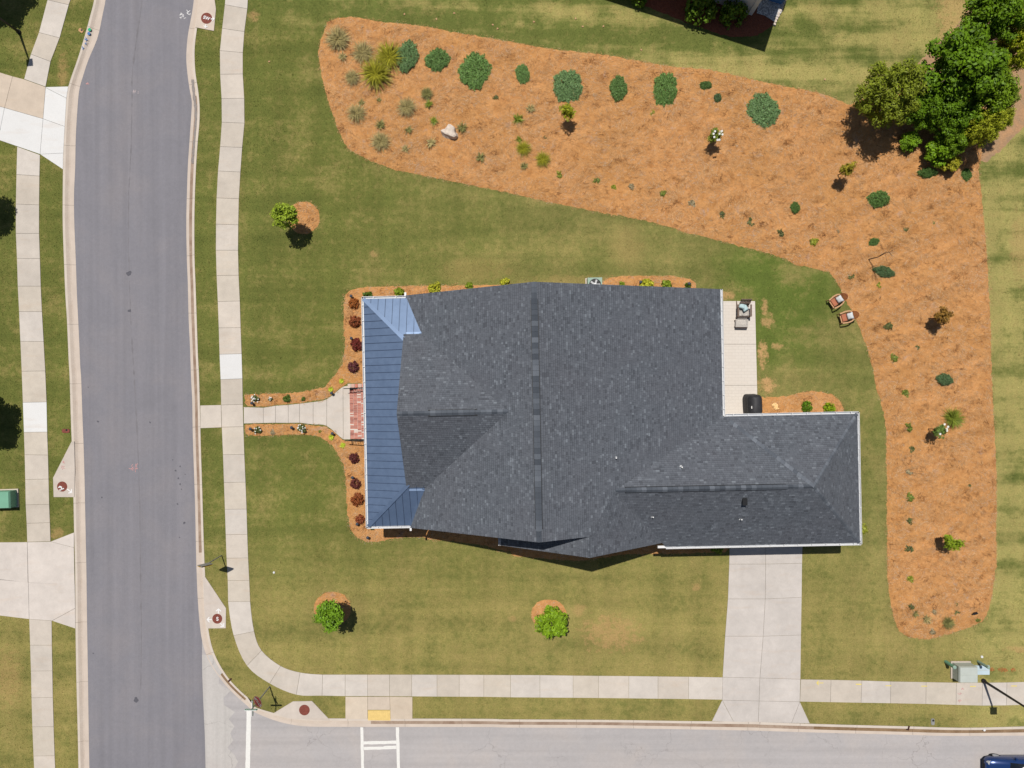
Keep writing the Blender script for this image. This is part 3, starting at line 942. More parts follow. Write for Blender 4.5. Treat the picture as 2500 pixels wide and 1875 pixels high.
# painted road markings and utility paint
def mark(parent, name, poly, z, mat):
    mb = MB(); mb.face([(x, y, z) for x, y in ccw([tuple(p) for p in poly])])
    return mb.obj(name, mat, parent)
rs = road_side
ZM = ZR + 0.004
def wob(poly, seed, amp=0.012, step=0.25):
    """slightly ragged outline of hand-laid paint"""
    r = random.Random(seed); out = []
    for i in range(len(poly)):
        a = np.array(poly[i]); b = np.array(poly[(i + 1) % len(poly)])
        m = max(1, int(np.hypot(*(b - a)) / step))
        for k in range(m):
            p = a + (b - a) * k / m
            out.append((p[0] + r.uniform(-amp, amp), p[1] + r.uniform(-amp, amp)))
    return out
mark(rs, "stop_line", wob(PP('A4', 2075, 1180, 2113, 1184, 2105, 1659, 2098, 1950, 2058, 1950, 2065, 1659), 1), ZM, 'road_paint')
mark(rs, "crossing_line", wob(PP('B4', 893, 1323, 919, 1323, 926, 1659, 932, 1900, 908, 1900, 902, 1659), 2), ZM, 'road_paint')
mark(rs, "crossing_line", wob(PP('B4', 1195, 1323, 1222, 1323, 1229, 1659, 1234, 1900, 1209, 1900, 1203, 1659), 3), ZM, 'road_paint')
mark(rs, "crossing_bar", wob(PP('B4', 922, 1441, 1196, 1436, 1197, 1462, 922, 1468), 4), ZM, 'road_paint')
mark(rs, "crossing_bar", wob(PP('B4', 922, 1490, 1085, 1486, 1100, 1480, 1198, 1478, 1199, 1504, 1090, 1510, 922, 1516), 5), ZM, 'road_paint')
street = bpy.data.objects["road_street"]
for k, x, y, r in (('A3', 817, 378, 9), ('A3', 1258, 385, 7), ('A3', 1474, 793, 8), ('A3', 1450, 702, 5), ('A3', 1513, 757, 6), ('A3', 1497, 858, 7), ('A3', 1513, 908, 7), ('A3', 1524, 950, 5),
                   ('A3', 1555, 824, 5), ('A3', 1490, 1076, 7), ('A3', 1547, 1236, 10), ('A3', 850, 1020, 6), ('A3', 735, 88, 5), ('A3', 1508, 1358, 5), ('A4', 1140, 1090, 20), ('A2', 1080, 715, 22), ('A2', 1085, 1030, 14), ('A4', 778, 697, 6)):
    c = SP(k, x, y)
    R = r / Q / PX_PER_M
    mark(street, "oil_spot", [(c[0] + R * (1 + .25 * math.sin(3 * a + x)) * math.cos(a), c[1] + R * (1 + .3 * math.cos(2 * a + y)) * math.sin(a)) for a in np.linspace(0, 2 * math.pi, 12, endpoint=False)], ZM, 'oil')
# paving seam along the crown of the street
_sm = [SP(*q) for q in (('A1', 1200, -100), ('A1', 1180, 80), ('A1', 1140, 350), ('A1', 1108, 620), ('A1', 1105, 850), ('A1', 1100, 1150), ('A1', 1088, 1450), ('A2', 1078, 30), ('A2', 1075, 400), ('A2', 1085, 800), ('A2', 1100, 1200), ('A2', 1118, 1500), ('A3', 1135, 200), ('A3', 1155, 600), ('A3', 1170, 1100), ('A4', 1178, 0), ('A4', 1185, 500), ('A4', 1180, 1000))]
_rs = random.Random(31)
_a = []; _b = []
for _i, (x_, y_) in enumerate(catmull(_sm, 10)):
    w_ = max(0.006, 0.026 + _rs.gauss(0, 0.02))
    _a.append((x_ - w_ + _rs.gauss(0, .012), y_)); _b.append((x_ + w_, y_))
sheet_obj("paving_seam", ccw(_a + _b[::-1]), ZM - 0.001, 'seam_dark', street)
rk = random.Random(12)
def scribble(parent, name, k, x, y, w, h, n, mat, z, wd=0.03):
    """a few brush strokes of utility paint"""
    mb = MB()
    for i in range(n):
        a = SP(k, x + rk.uniform(-w, w), y + rk.uniform(-h, h)); ang = rk.uniform(0, 3.14); L = rk.uniform(0.10, 0.22)
        d = (math.cos(ang) * L / 2, math.sin(ang) * L / 2); nn = (-math.sin(ang) * wd / 2, math.cos(ang) * wd / 2)
        mb.face([(a[0] - d[0] - nn[0], a[1] - d[1] - nn[1], z + i * .0002), (a[0] + d[0] - nn[0], a[1] + d[1] - nn[1], z + i * .0002), (a[0] + d[0] + nn[0], a[1] + d[1] + nn[1], z + i * .0002), (a[0] - d[0] + nn[0], a[1] - d[1] + nn[1], z + i * .0002)])
    return mb.obj(name, mat, parent)
scribble(street, "paint_mark", 'A1', 1535, 118, 18, 30, 9, 'paint_white', ZM)
scribble(street, "paint_mark", 'A1', 1580, 105, 18, 20, 6, 'paint_white', ZM)
scribble(street, "paint_mark", 'A1', 1160, 765, 45, 10, 7, 'paint_pale', ZM)
scribble(street, "paint_mark", 'A3', 1105, 770, 14, 22, 6, 'paint_pink', ZM)
scribble(street, "paint_mark", 'A3', 1138, 765, 10, 34, 7, 'paint_pink', ZM)
scribble(street, "paint_mark", 'A1', 720, 695, 14, 10, 4, 'paint_pink', ZM)
kw = bpy.data.objects["kerb_west"]
for (x, y, r, m) in ((756, 250, 14, 'paint_green'), (750, 283, 13, 'paint_blue')):
    c = SP('A1', x, y); R = r / Q / PX_PER_M
    mark(kw, "paint_dot", [(c[0] + R * math.cos(a), c[1] + R * math.sin(a)) for a in np.linspace(0, 6.28, 10, endpoint=False)], 0.016, m)
scribble(kw, "paint_mark", 'A1', 726, 350, 10, 50, 9, 'paint_blue', 0.016, 0.025)
scribble(kw, "paint_mark", 'A1', 706, 402, 12, 10, 4, 'paint_blue', 0.016, 0.025)
def arrow_poly(tip, ang, L=0.5, w=0.05, head=0.16):
    pts = [(-L, -w / 2), (-head * .6, -w / 2), (-head, -head * .75), (-head * .72, -head * .85), (0, 0), (-head * .72, head * .85), (-head, head * .75), (-head * .6, w / 2), (-L, w / 2)]
    ca, sa = math.cos(ang), math.sin(ang)
    return [(tip[0] + x * ca - y * sa, tip[1] + x * sa + y * ca) for x, y in pts]
ss = bpy.data.objects["sidewalk_south"]
mark(ss, "paint_arrow", arrow_poly(SP('D4', 458, 940), math.pi, 0.47, 0.05, .18), 0.027, 'paint_yellow')
for x, y in ((815, 951), (1067, 964), (1368, 967), (1780, 968), (2125, 966)):
    c = SP('D4', x, y)
    mark(ss, "paint_dash", wob([(c[0] - .19, c[1] - .03), (c[0] + .19, c[1] - .03), (c[0] + .19, c[1] + .03), (c[0] - .19, c[1] + .03)], x), 0.027, 'paint_yellow')
for x, y in ((1690, 990), (1668, 1030), (1660, 1090)):
    scribble(ss, "paint_mark", 'D4', x, y, 12, 8, 4, 'paint_pink', 0.027, .025)
# ------------------------------------------------------------------ storm inlets with manhole covers
def text_mesh(body, size, name):
    cu = bpy.data.curves.new(name, 'FONT')
    cu.body = body; cu.size = size; cu.align_x = 'CENTER'; cu.align_y = 'CENTER'; cu.offset = size * 0.03
    ob = bpy.data.objects.new(name, cu)
    col.objects.link(ob)
    dg = bpy.context.evaluated_depsgraph_get()
    me = bpy.data.meshes.new_from_object(ob.evaluated_get(dg))
    bpy.data.objects.remove(ob)
    return me
def lettering(body, size, mat, parent, loc, rz=0.0, name="lettering", rot=None):
    me = text_mesh(body, size, name)
    me.materials.clear(); me.materials.append(M[mat])
    o = bpy.data.objects.new(name, me)
    o.location = loc
    o.rotation_euler = rot if rot is not None else (0, 0, rz)
    return link(o, parent)
def manhole(parent, c, r):
    mb = MB()
    mb.lathe([(r, 0.02), (r, 0.034), (r * .93, 0.038), (r * .88, 0.034), (r * .5, 0.036)], 28, (c[0], c[1], 0))
    o = mb.obj("manhole_cover", 'rusty_iron', parent)
    mb = MB()
    for ring in (0.75, 0.55, 0.32):
        for a in range(int(14 * ring) + 4):
            an = 2 * math.pi * a / (int(14 * ring) + 4)
            mb.box((c[0] + r * ring * math.cos(an), c[1] + r * ring * math.sin(an), 0.041), (r * .13, r * .05, 0.012), an)
    tag(mb.obj("cast_ribs", 'rusty_iron', o), kind='stuff')
    return o
def inlet(label, poly, hole, r, throat, color):
    root = thing("storm_inlet", label, "storm drain")
    slab(root, poly, color, z=0.03, gap=0.0, name="apron", z0=-0.14)
    manhole(root, SP(*hole), r / Q / PX_PER_M)
    if throat:
        mb = MB()
        A = throat[0]; B = throat[1]
        for i in range(len(A) - 1):
            mb.face([(*A[i], ZR - 0.02), (*A[i + 1], ZR - 0.02), (*B[i + 1], ZR - 0.02), (*B[i], ZR - 0.02)])
        mb.obj("throat", 'throat', root)
    return root
flat('throat', 74, 44, 36, var=0.3, scale=6)
i1 = inlet("storm drain apron at the top edge, red iron cover with painted letters", PP('A1', 1678, -60, 1800, -60, 1812, 0, 1823, 78, 1806, 262, 1652, 232), ('A1', 1745, 156), 47, None, alb(222, 206, 190))
lettering("SW", 0.30, 'paint_white', i1, (*SP('A1', 1745, 156), 0.052), -0.3)
for tip, a in ((('A1', 1814, 163), 0.0), (('A1', 1735, 240), -1.75)):
    mark(i1, "paint_arrow", arrow_poly(SP(*tip), a, 0.26, 0.07, 0.18), 0.052, 'paint_white')
i2 = inlet("storm drain apron left of the street with long dark kerb opening", PP('A3', 606, 545, 450, 852, 455, 1014, 628, 1014, 634, 800, 628, 545), ('A3', 527, 925), 43,
           (PP('A3', 628, 520, 633, 560, 640, 760, 646, 1000, 645, 1120), PP('A3', 632, 520, 649, 580, 656, 760, 659, 960, 649, 1120)), alb(214, 202, 190))
mark(i2, "paint_arrow", arrow_poly(SP('A3', 612, 978), -0.65, 0.42, 0.07, 0.22), 0.036, 'paint_white')
scribble(i2, "paint_mark", 'A3', 522, 940, 16, 18, 6, 'paint_white', 0.058, .07)
scribble(i2, "paint_mark", 'A3', 535, 720, 8, 14, 4, 'paint_pink', 0.036); scribble(i2, "paint_mark", 'A3', 535, 765, 12, 14, 5, 'paint_pink', 0.036)
i3 = inlet("storm drain apron by the diamond sign, cover marked S with three white arrows", PP('A4', 1728, 40, 1908, 310, 1906, 478, 1748, 480, 1725, 300, 1716, 45), ('A4', 1835, 398), 42,
           (PP('A4', 1704, 30, 1716, 300, 1724, 430), PP('A4', 1710, 30, 1722, 300, 1728, 430)), alb(217, 205, 194))
lettering("S", 0.34, 'paint_white', i3, (*SP('A4', 1837, 400), 0.052), 0.0)
for tip, a in ((('A4', 1845, 310), math.pi / 2), (('A4', 1745, 405), math.pi), (('A4', 1893, 466), -0.75)):
    mark(i3, "paint_arrow", arrow_poly(SP(*tip), a, 0.36, 0.07, 0.22), 0.036, 'paint_white')
i4 = inlet("storm drain apron at the street corner with plain red iron cover, beside the stop sign", PP('B4', 170, 1193, 330, 1096, 490, 1093, 632, 1243, 640, 1258, 300, 1240), ('B4', 427, 1168), 45,
           (PP('B4', 210, 1222, 330, 1245, 450, 1254, 640, 1258), PP('B4', 210, 1226, 330, 1250, 450, 1260, 640, 1264)), alb(214, 202, 190))

# ------------------------------------------------------------------ planting beds
def fbm(x, y, seed, octs=((0.3, 0.8), (0.8, 0.7), (1.6, 0.45), (3.2, 0.25))):
    r = np.random.default_rng(seed)
    z = np.zeros_like(x)
    for f, a in octs:
        for k in range(5):
            an = r.uniform(0, 2 * math.pi); ph = r.uniform(0, 2 * math.pi); ff = f * r.uniform(0.7, 1.4)
            z += a / 5 * np.sin(2 * math.pi * ff * (x * math.cos(an) + y * math.sin(an)) + ph + 1.5 * np.sin(ff * y + k))
    return z
def ragged(poly, amp, step, seed, closed=True):
    r = random.Random(seed); out = []
    n = len(poly)
    for i in range(n):
        a = np.array(poly[i]); b = np.array(poly[(i + 1) % n])
        d = b - a; L = np.hypot(*d)
        m = max(1, int(L / step))
        nn = np.array([-d[1], d[0]]) / max(L, 1e-6)
        for k in range(m):
            p = a + d * k / m + nn * r.gauss(0, amp)
            out.append((float(p[0]), float(p[1])))
    return out
BEDS = []
def seg_dist(px, py, poly):
    d = np.full(len(px), 1e9)
    n = len(poly)
    for i in range(n):
        ax, ay = poly[i]; bx, by = poly[(i + 1) % n]
        vx, vy = bx - ax, by - ay
        L2 = vx * vx + vy * vy + 1e-12
        u = np.clip(((px - ax) * vx + (py - ay) * vy) / L2, 0, 1)
        d = np.minimum(d, np.hypot(px - ax - u * vx, py - ay - u * vy))
    return d
def bed_height(poly, seed, rough, lift):
    def f(x, y, d):
        return np.maximum(0.014, 0.012 + lift * np.clip(d / 0.5, 0, 1) + rough * (1 + 0.9 * np.clip((x - 17) / 6, 0, 1)) * np.clip(d / 0.6, 0, 1) * fbm(x, y, seed))
    return f
def bed(name, poly, seed, step=0.2, rough=0.03, lift=0.04, mat='straw', kind='structure', amp=0.025):
    coarse = [tuple(p) for p in poly]
    edge = ragged(ccw(coarse), amp, 0.16, seed)
    xs = [p[0] for p in edge]; ys = [p[1] for p in edge]
    gx, gy = np.meshgrid(np.arange(min(xs), max(xs), step), np.arange(min(ys), max(ys), step))
    gx = gx.ravel() + rng.uniform(-.07, .07, gx.size); gy = gy.ravel() + rng.uniform(-.07, .07, gy.size)
    m = inside(gx, gy, edge)
    gx, gy = gx[m], gy[m]
    d = seg_dist(gx, gy, coarse)
    m = d > step * .6
    gx, gy, d = gx[m], gy[m], d[m]
    pts = [Vector(p) for p in edge] + [Vector((x, y)) for x, y in zip(gx, gy)]
    n = len(edge)
    vo, eo, fo, *_ = delaunay_2d_cdt(pts, [(i, (i + 1) % n) for i in range(n)], [], 1, 1e-4)
    V = np.array([(v[0], v[1]) for v in vo])
    dd = seg_dist(V[:, 0], V[:, 1], coarse)
    hf = bed_height(coarse, seed, rough, lift)
    Z = hf(V[:, 0], V[:, 1], dd)
    ed = seg_dist(V[:, 0], V[:, 1], edge) < 1e-3
    Z[ed] = -0.02
    me = bpy.data.meshes.new(name)
    me.from_pydata([(x, y, z) for (x, y), z in zip(V, Z)], [], [tuple(f) for f in fo])
    me.materials.append(M[mat])
    me.polygons.foreach_set("use_smooth", np.ones(len(me.polygons), dtype=bool))
    me.update()
    if len(me.polygons) and sum(p.normal.z for p in me.polygons) < 0:
        me.flip_normals()
    o = link(bpy.data.objects.new(name, me))
    o["kind"] = kind
    NOGRASS.append(edge)
    BEDS.append((coarse, seed, rough, lift, mat))
    return o
big = path(('B1', 612, 185, 690, 150, 820, 140, 950, 155, 1070, 180, 1300, 200, 1480, 225, 1700, 270, 1950, 310),
           ('C1', 0, 345, 250, 390, 550, 432, 850, 460, 1100, 510, 1400, 560, 1700, 580, 1900, 630),
           ('D1', 0, 685, 250, 735, 420, 760, 600, 820, 740, 882, 1000, 760, 1500, 640, 1900, 900, 1880, 1250, 1840, 1390, 1835, 1500),
           ('D2', 1855, 0, 1880, 300, 1905, 600, 1925, 900, 1935, 1200, 1945, 1600), ('D3', 1965, 400, 1980, 700, 1985, 1000, 1980, 1300, 1985, 1600),
           ('D4', 1975, 0, 1950, 180, 1925, 300, 1880, 410, 1800, 460, 1600, 530, 1400, 578, 1250, 565, 1160, 510, 1110, 400, 1070, 180),
           ('D3', 1055, 1640, 1055, 1300, 1050, 1100, 1055, 900, 1045, 700, 1048, 450, 1020, 280, 975, 130),
           ('D2', 955, 1640, 930, 1500, 880, 1330, 820, 1170, 780, 1080, 740, 1000, 700, 940, 660, 840, 610, 760, 560, 710, 400, 670, 270, 645, 200, 595, 0, 535),
           ('C2', 1950, 490, 1700, 420, 1500, 375, 1350, 325, 1100, 260, 800, 210, 600, 170, 300, 110, 0, 40),
           ('B1', 1900, 1580, 1650, 1530, 1400, 1480, 1200, 1440, 1000, 1370, 880, 1310, 800, 1265, 760, 1210, 700, 1080, 660, 960, 600, 780, 570, 660, 545, 520, 540, 430, 560, 340, 595, 250))
bed("pine_straw_bed", big, 11, step=0.17, rough=0.085, lift=0.05)
# bare ground under and beyond the trees, upper right
sheet_soil = path(('D1', 740, 882, 1180, 640, 1260, 590, 1350, 480, 1500, 330, 1620, 230, 1700, 120, 1830, -10, 1900, -120, 2700, -120, 2700, 900, 2212, 1085, 2050, 1250, 1870, 1400, 1842, 1440, 1800, 1200, 1300, 900))
bed("bare_ground", sheet_soil, 13, step=0.3, rough=0.03, lift=0.0, mat='dry_soil', amp=0.06)
nb = path(('B2', 2250, 860, 2250, 800, 2070, 808, 1700, 815, 1300, 820, 1000, 825, 830, 845, 765, 890, 750, 1000, 755, 1200, 765, 1350, 740, 1480, 690, 1560, 610, 1650),
          ('B3', 600, 80, 450, 115, 300, 135, 100, 140, 0, 145, -80, 150, -80, 250, 0, 254, 80, 258, 182, 241, 290, 234, 385, 223, 500, 209, 560, 200, 615, 186, 680, 140, 752, 80, 800, 55, 980, 55, 980, -100), ('B2', 980, 950, 1300, 950))
bed("pine_straw_front_north", nb, 21, rough=0.02, lift=0.03, step=0.2)
sb = path(('B3', -78, 398, 0, 395, 80, 393, 290, 392, 385, 391, 500, 405, 615, 418, 680, 465, 754, 531, 812, 534, 980, 534, 980, 1240, 1500, 1240, 2300, 1300),
          ('C3', 700, 1400, 1240, 1380, 1860, 1380, 1860, 1485, 1250, 1500, 1000, 1500, 600, 1560, 200, 1530, 28, 1515, 20, 1470), ('B3', 2160, 1488, 1900, 1420, 1470, 1372, 1440, 1358, 1300, 1356, 1165, 1370, 1050, 1396, 940, 1396, 870, 1362, 810, 1290, 780, 1150, 775, 950, 760, 780, 720, 680, 650, 580, 560, 510, 450, 495, 300, 490, 100, 500, 0, 505, -76, 500))
bed("pine_straw_front_south", sb, 22, rough=0.02, lift=0.03, step=0.22)
rb = path(('C2', 660, 880, 700, 810, 790, 790, 860, 747, 1000, 735, 1400, 735, 1540, 760, 1590, 800, 1597, 900))
bed("pine_straw_rear", rb, 23, rough=0.025, lift=0.04)
gb = [plan(1780 + x / 6.506, 940 + y / 6.506) for x, y in ((440, 520), (492, 195), (700, 185), (950, 165), (1150, 110), (1300, 85), (1500, 110), (1650, 150), (1760, 230), (1820, 330), (1852, 440), (1860, 520))]
bed("pine_straw_garage", gb, 24, rough=0.025, lift=0.04)
def ring(name, k, x, y, rx, ry, seed):
    c = SP(k, x, y)
    p = [(c[0] + rx / Q / PX_PER_M * math.cos(a), c[1] + ry / Q / PX_PER_M * math.sin(a)) for a in np.linspace(0, 2 * math.pi, 28, endpoint=False)]
    bed(name, p, seed, step=0.15, rough=0.02, lift=0.05)
ring("tree_ring_north", 'B2', 418, 247, 140, 142, 31)
ring("tree_ring_west", 'B4', 662, 315, 160, 148, 32)
ring("tree_ring_south", 'C4', 345, 365, 152, 130, 33)
NBR = [(1400, -60), (1560, 10), (1690, 62), (1760, 86), (1800, 92), (1850, 88), (1893, 60), (1897, -60)]
bed("mulch_bed", [plan(*p) for p in NBR], 34, step=0.25, rough=0.02, lift=0.03, mat='mulch')
# gravel patch by the neighbouring house
gp = [plan(*p) for p in ((1846, 34), (1866, 40), (1891, 56), (1908, 30), (1922, -50), (1862, -50))]
g = sheet_obj("gravel_patch", ccw(gp), 0.10, 'gravel', kind='structure')

def bed_z(x, y):
    """height of the planting surface at a spot"""
    px, py = np.array([x]), np.array([y])
    for coarse, seed, rough, lift, mat in BEDS:
        if inside(px, py, coarse)[0]:
            return float(bed_height(coarse, seed, rough, lift)(px, py, seg_dist(px, py, coarse))[0])
    return -0.01

# loose needles lying on the straw: uncountable
def needles():
    V = []; T = []
    for coarse, seed, rough, lift, mat in BEDS:
        if mat != 'straw': continue
        xs = [p[0] for p in coarse]; ys = [p[1] for p in coarse]
        area = abs(sum(coarse[i][0] * coarse[(i + 1) % len(coarse)][1] - coarse[(i + 1) % len(coarse)][0] * coarse[i][1] for i in range(len(coarse)))) / 2
        bb = (max(xs) - min(xs)) * (max(ys) - min(ys))
        n = int(300 * bb)
        x = rng.uniform(min(xs), max(xs), n); y = rng.uniform(min(ys), max(ys), n)
        m = inside(x, y, coarse)
        near = ~m & (rng.random(len(x)) < .35)
        near[near] = seg_dist(x[near], y[near], coarse) < 0.11
        m |= near
        x, y = x[m], y[m]
        keep = rng.random(len(x)) < np.clip(0.55 + 0.5 * fbm(x, y, seed + 5, ((0.3, 1), (0.8, .6))), 0.1, 1)
        x, y = x[keep], y[keep]
        d = seg_dist(x, y, coarse)
        z = bed_height(coarse, seed, rough, lift)(x, y, d)
        n = len(x)
        swirl = 1.3 * fbm(x, y, seed + 9, ((0.25, 1), (0.6, .5)))
        ang = swirl * 2 + rng.normal(0, 0.75, n)
        L = rng.uniform(0.10, 0.26, n) * (0.5 + 0.5 * np.clip(d / .3, 0, 1)); w = rng.uniform(0.003, 0.007, n)
        tilt = rng.normal(0, 0.14, n)
        dx, dy = np.cos(ang) * L / 2, np.sin(ang) * L / 2
        nx, ny = -np.sin(ang) * w, np.cos(ang) * w
        zc = z + rng.uniform(0.008, 0.04, n)
        dz = np.sin(tilt) * L / 2
        P = np.stack([np.stack([x - dx - nx, y - dy - ny, zc - dz], 1), np.stack([x + dx - nx, y + dy - ny, zc + dz], 1),
                      np.stack([x + dx + nx, y + dy + ny, zc + dz], 1), np.stack([x - dx + nx, y - dy + ny, zc - dz], 1)], 1)
        V.append(P.reshape(-1, 3)); dk = fbm(x, y * 1.6, seed + 3, ((0.5, 1), (1.1, .8), (2.2, .5)))
        T.append(np.clip(rng.beta(2.4, 2.0, n) + 0.1 - 0.75 * np.clip(dk - 0.12, 0, 1), 0, 1))
    V = np.concatenate(V); T = np.concatenate(T)
    F = np.arange(len(V)).reshape(-1, 4)
    o = link(bpy.data.objects.new("pine_needles", np_mesh("pine_needles", V, F, 'needles', T)))
    tag(o, "loose orange pine needles scattered over the planting beds", "pine straw", kind='stuff')
needles()

def grass():
    n = 620000
    x = rng.uniform(-37, 37, n); y = rng.uniform(-27.5, 28, n)
    ok = inside(x, y, LAWN_E) | inside(x, y, LAWN_W)
    x, y = x[ok], y[ok]
    hit = np.zeros(len(x), dtype=bool)
    for p in NOGRASS:
        hit |= inside(x, y, p)
    for p in HOUSE_FEET:
        hit |= inside(x, y, p)
    x, y = x[~hit], y[~hit]
    n = len(x)
    cl = np.clip(fbm(x, y, 77, ((0.5, .8), (1.3, .8), (3.0, .6))) - 0.25, 0, 1)
    h = rng.uniform(0.02, 0.05, n) * (1 + 1.6 * cl); w = rng.uniform(0.010, 0.022, n)
    a = rng.uniform(0, 2 * math.pi, n)
    lean = rng.normal(0, 0.5, n); la = rng.uniform(0, 2 * math.pi, n)
    z = np.full(n, -0.012)
    V = np.stack([np.stack([x - np.cos(a) * w, y - np.sin(a) * w, z], 1), np.stack([x + np.cos(a) * w, y + np.sin(a) * w, z], 1),
                  np.stack([x + np.cos(la) * lean * .09, y + np.sin(la) * lean * .09, z + h], 1)], 1).reshape(-1, 3)
    o = link(bpy.data.objects.new("grass", np_mesh("grass", V, np.arange(3 * n).reshape(-1, 3), 'grass_blades', rng.random(n))))
    tag(o, "short mown grass of the lawns around the house and streets", "grass", kind='stuff')

# ------------------------------------------------------------------ the house
ROT = 0.0201
def hx(u, v, z=0.0):
    return (u * math.cos(ROT) - v * math.sin(ROT), u * math.sin(ROT) + v * math.cos(ROT), z)
def hp(u, v):
    return hx(u, v)[:2]
HOUSE_FEET = [[hp(*p) for p in ((-9.0, 5.3), (12.6, 5.3), (12.6, -2.4), (21, -2.4), (21, -10), (-9, -8.6))]]
house = thing("house", "large house with charcoal shingle roofs and blue metal porch roof on the corner lot", "house", (0, 0, 0), ROT)
EV = 3.9; UL, UR, URG, ZRG = -6.42, 12.90, 1.305, 8.64
VN, VS = 5.57, -8.70
gl = (ZRG - EV) / (URG - UL); gr = (ZRG - EV) / (UR - URG)
main_l = lambda u, v: EV + gl * (u - UL)
main_r = lambda u, v: EV + gr * (UR - u)
FV, FZ, FG = -1.54, 7.7, 0.677
front_n = lambda u, v: FZ - FG * (v - FV)
front_s = lambda u, v: FZ + FG * (v - FV)
FTOP = UL + (FZ - EV) / gl
G2U, G2Z, G2G, G2V = 4.19, main_r(4.19, 0), 0.70, -9.89
g2_l = lambda u, v: G2Z + G2G * (u - G2U)
g2_r = lambda u, v: G2Z - G2G * (u - G2U)
GN, GS, GE, GG = -2.26, -10.17, 21.15, 0.735
GC = (GN + GS) / 2; GH = (GN - GS) / 2; GZ = EV + GG * GH
gar_n = lambda u, v: GZ - GG * (v - GC)
gar_s = lambda u, v: GZ + GG * (v - GC)
gar_e = lambda u, v: EV + GG * (GE - u)
GRE = GE - GH
RW = UR - (GZ - EV) / gr
VU = G2U + (G2Z - gar_s(0, G2V)) / G2G
P0 = (G2U, VS); R0 = (RW, GC); V0 = (VU, G2V)
def plane3(a, b, c):
    a, b, c = Vector(a), Vector(b), Vector(c)
    n = (b - a).cross(c - a)
    return lambda u, v: a.z - (n.x * (u - a.x) + n.y * (v - a.y)) / n.z
tri_f = plane3((*P0, G2Z), (*R0, GZ), (*V0, gar_s(0, G2V)))
EVF = front_n(0, 3.14)
PLANES = [
    ("main_west", [(URG, VN), (UL, VN), (-5.40, 3.14), (FTOP, FV), (-5.40, -6.22), (UL, VS), (URG, VS)], main_l),
    ("main_east", [(URG, VN), (UR, VN), (UR, GN), R0, P0, (URG, VS)], main_r),
    ("front_north", [(-6.5, FV), (FTOP, FV), (-5.40, 3.14), (-6.5, 3.14)], front_n),
    ("front_south", [(-6.5, FV), (FTOP, FV), (-5.40, -6.22), (-6.5, -6.22)], front_s),
    ("gable_west", [(G2U, VS + 0.35), (G2U, G2V), (-0.88, G2V), (-0.88, VS + 0.35)], g2_l),
    ("gable_east", [P0, (G2U, G2V), V0], g2_r),
    ("link", [P0, R0, V0], tri_f),
    ("garage_north", [R0, (GRE, GC), (GE, GN), (UR, GN)], gar_n),
    ("garage_south", [R0, (GRE, GC), (GE, GS), (9.2, GS), V0], gar_s),
    ("garage_east", [(GRE, GC), (GE, GN), (GE, GS)], gar_e),
]
def clip(poly, tri):
    """Sutherland-Hodgman against a convex counter clockwise polygon"""
    out = poly
    n = len(tri)
    for i in range(n):
        a, b = tri[i], tri[(i + 1) % n]
        inp, out = out, []
        if not inp: return []
        ex, ey = b[0] - a[0], b[1] - a[1]
        side = lambda p: ex * (p[1] - a[1]) - ey * (p[0] - a[0])
        for k in range(len(inp)):
            p, q = inp[k - 1], inp[k]
            sp, sq = side(p), side(q)
            if (sp >= 0) != (sq >= 0):
                t_ = sp / (sp - sq)
                out.append((p[0] + (q[0] - p[0]) * t_, p[1] + (q[1] - p[1]) * t_))
            if sq >= 0:
                out.append(q)
    return out
deck = MB(); shing = MB()
rt_ = random.Random(5)
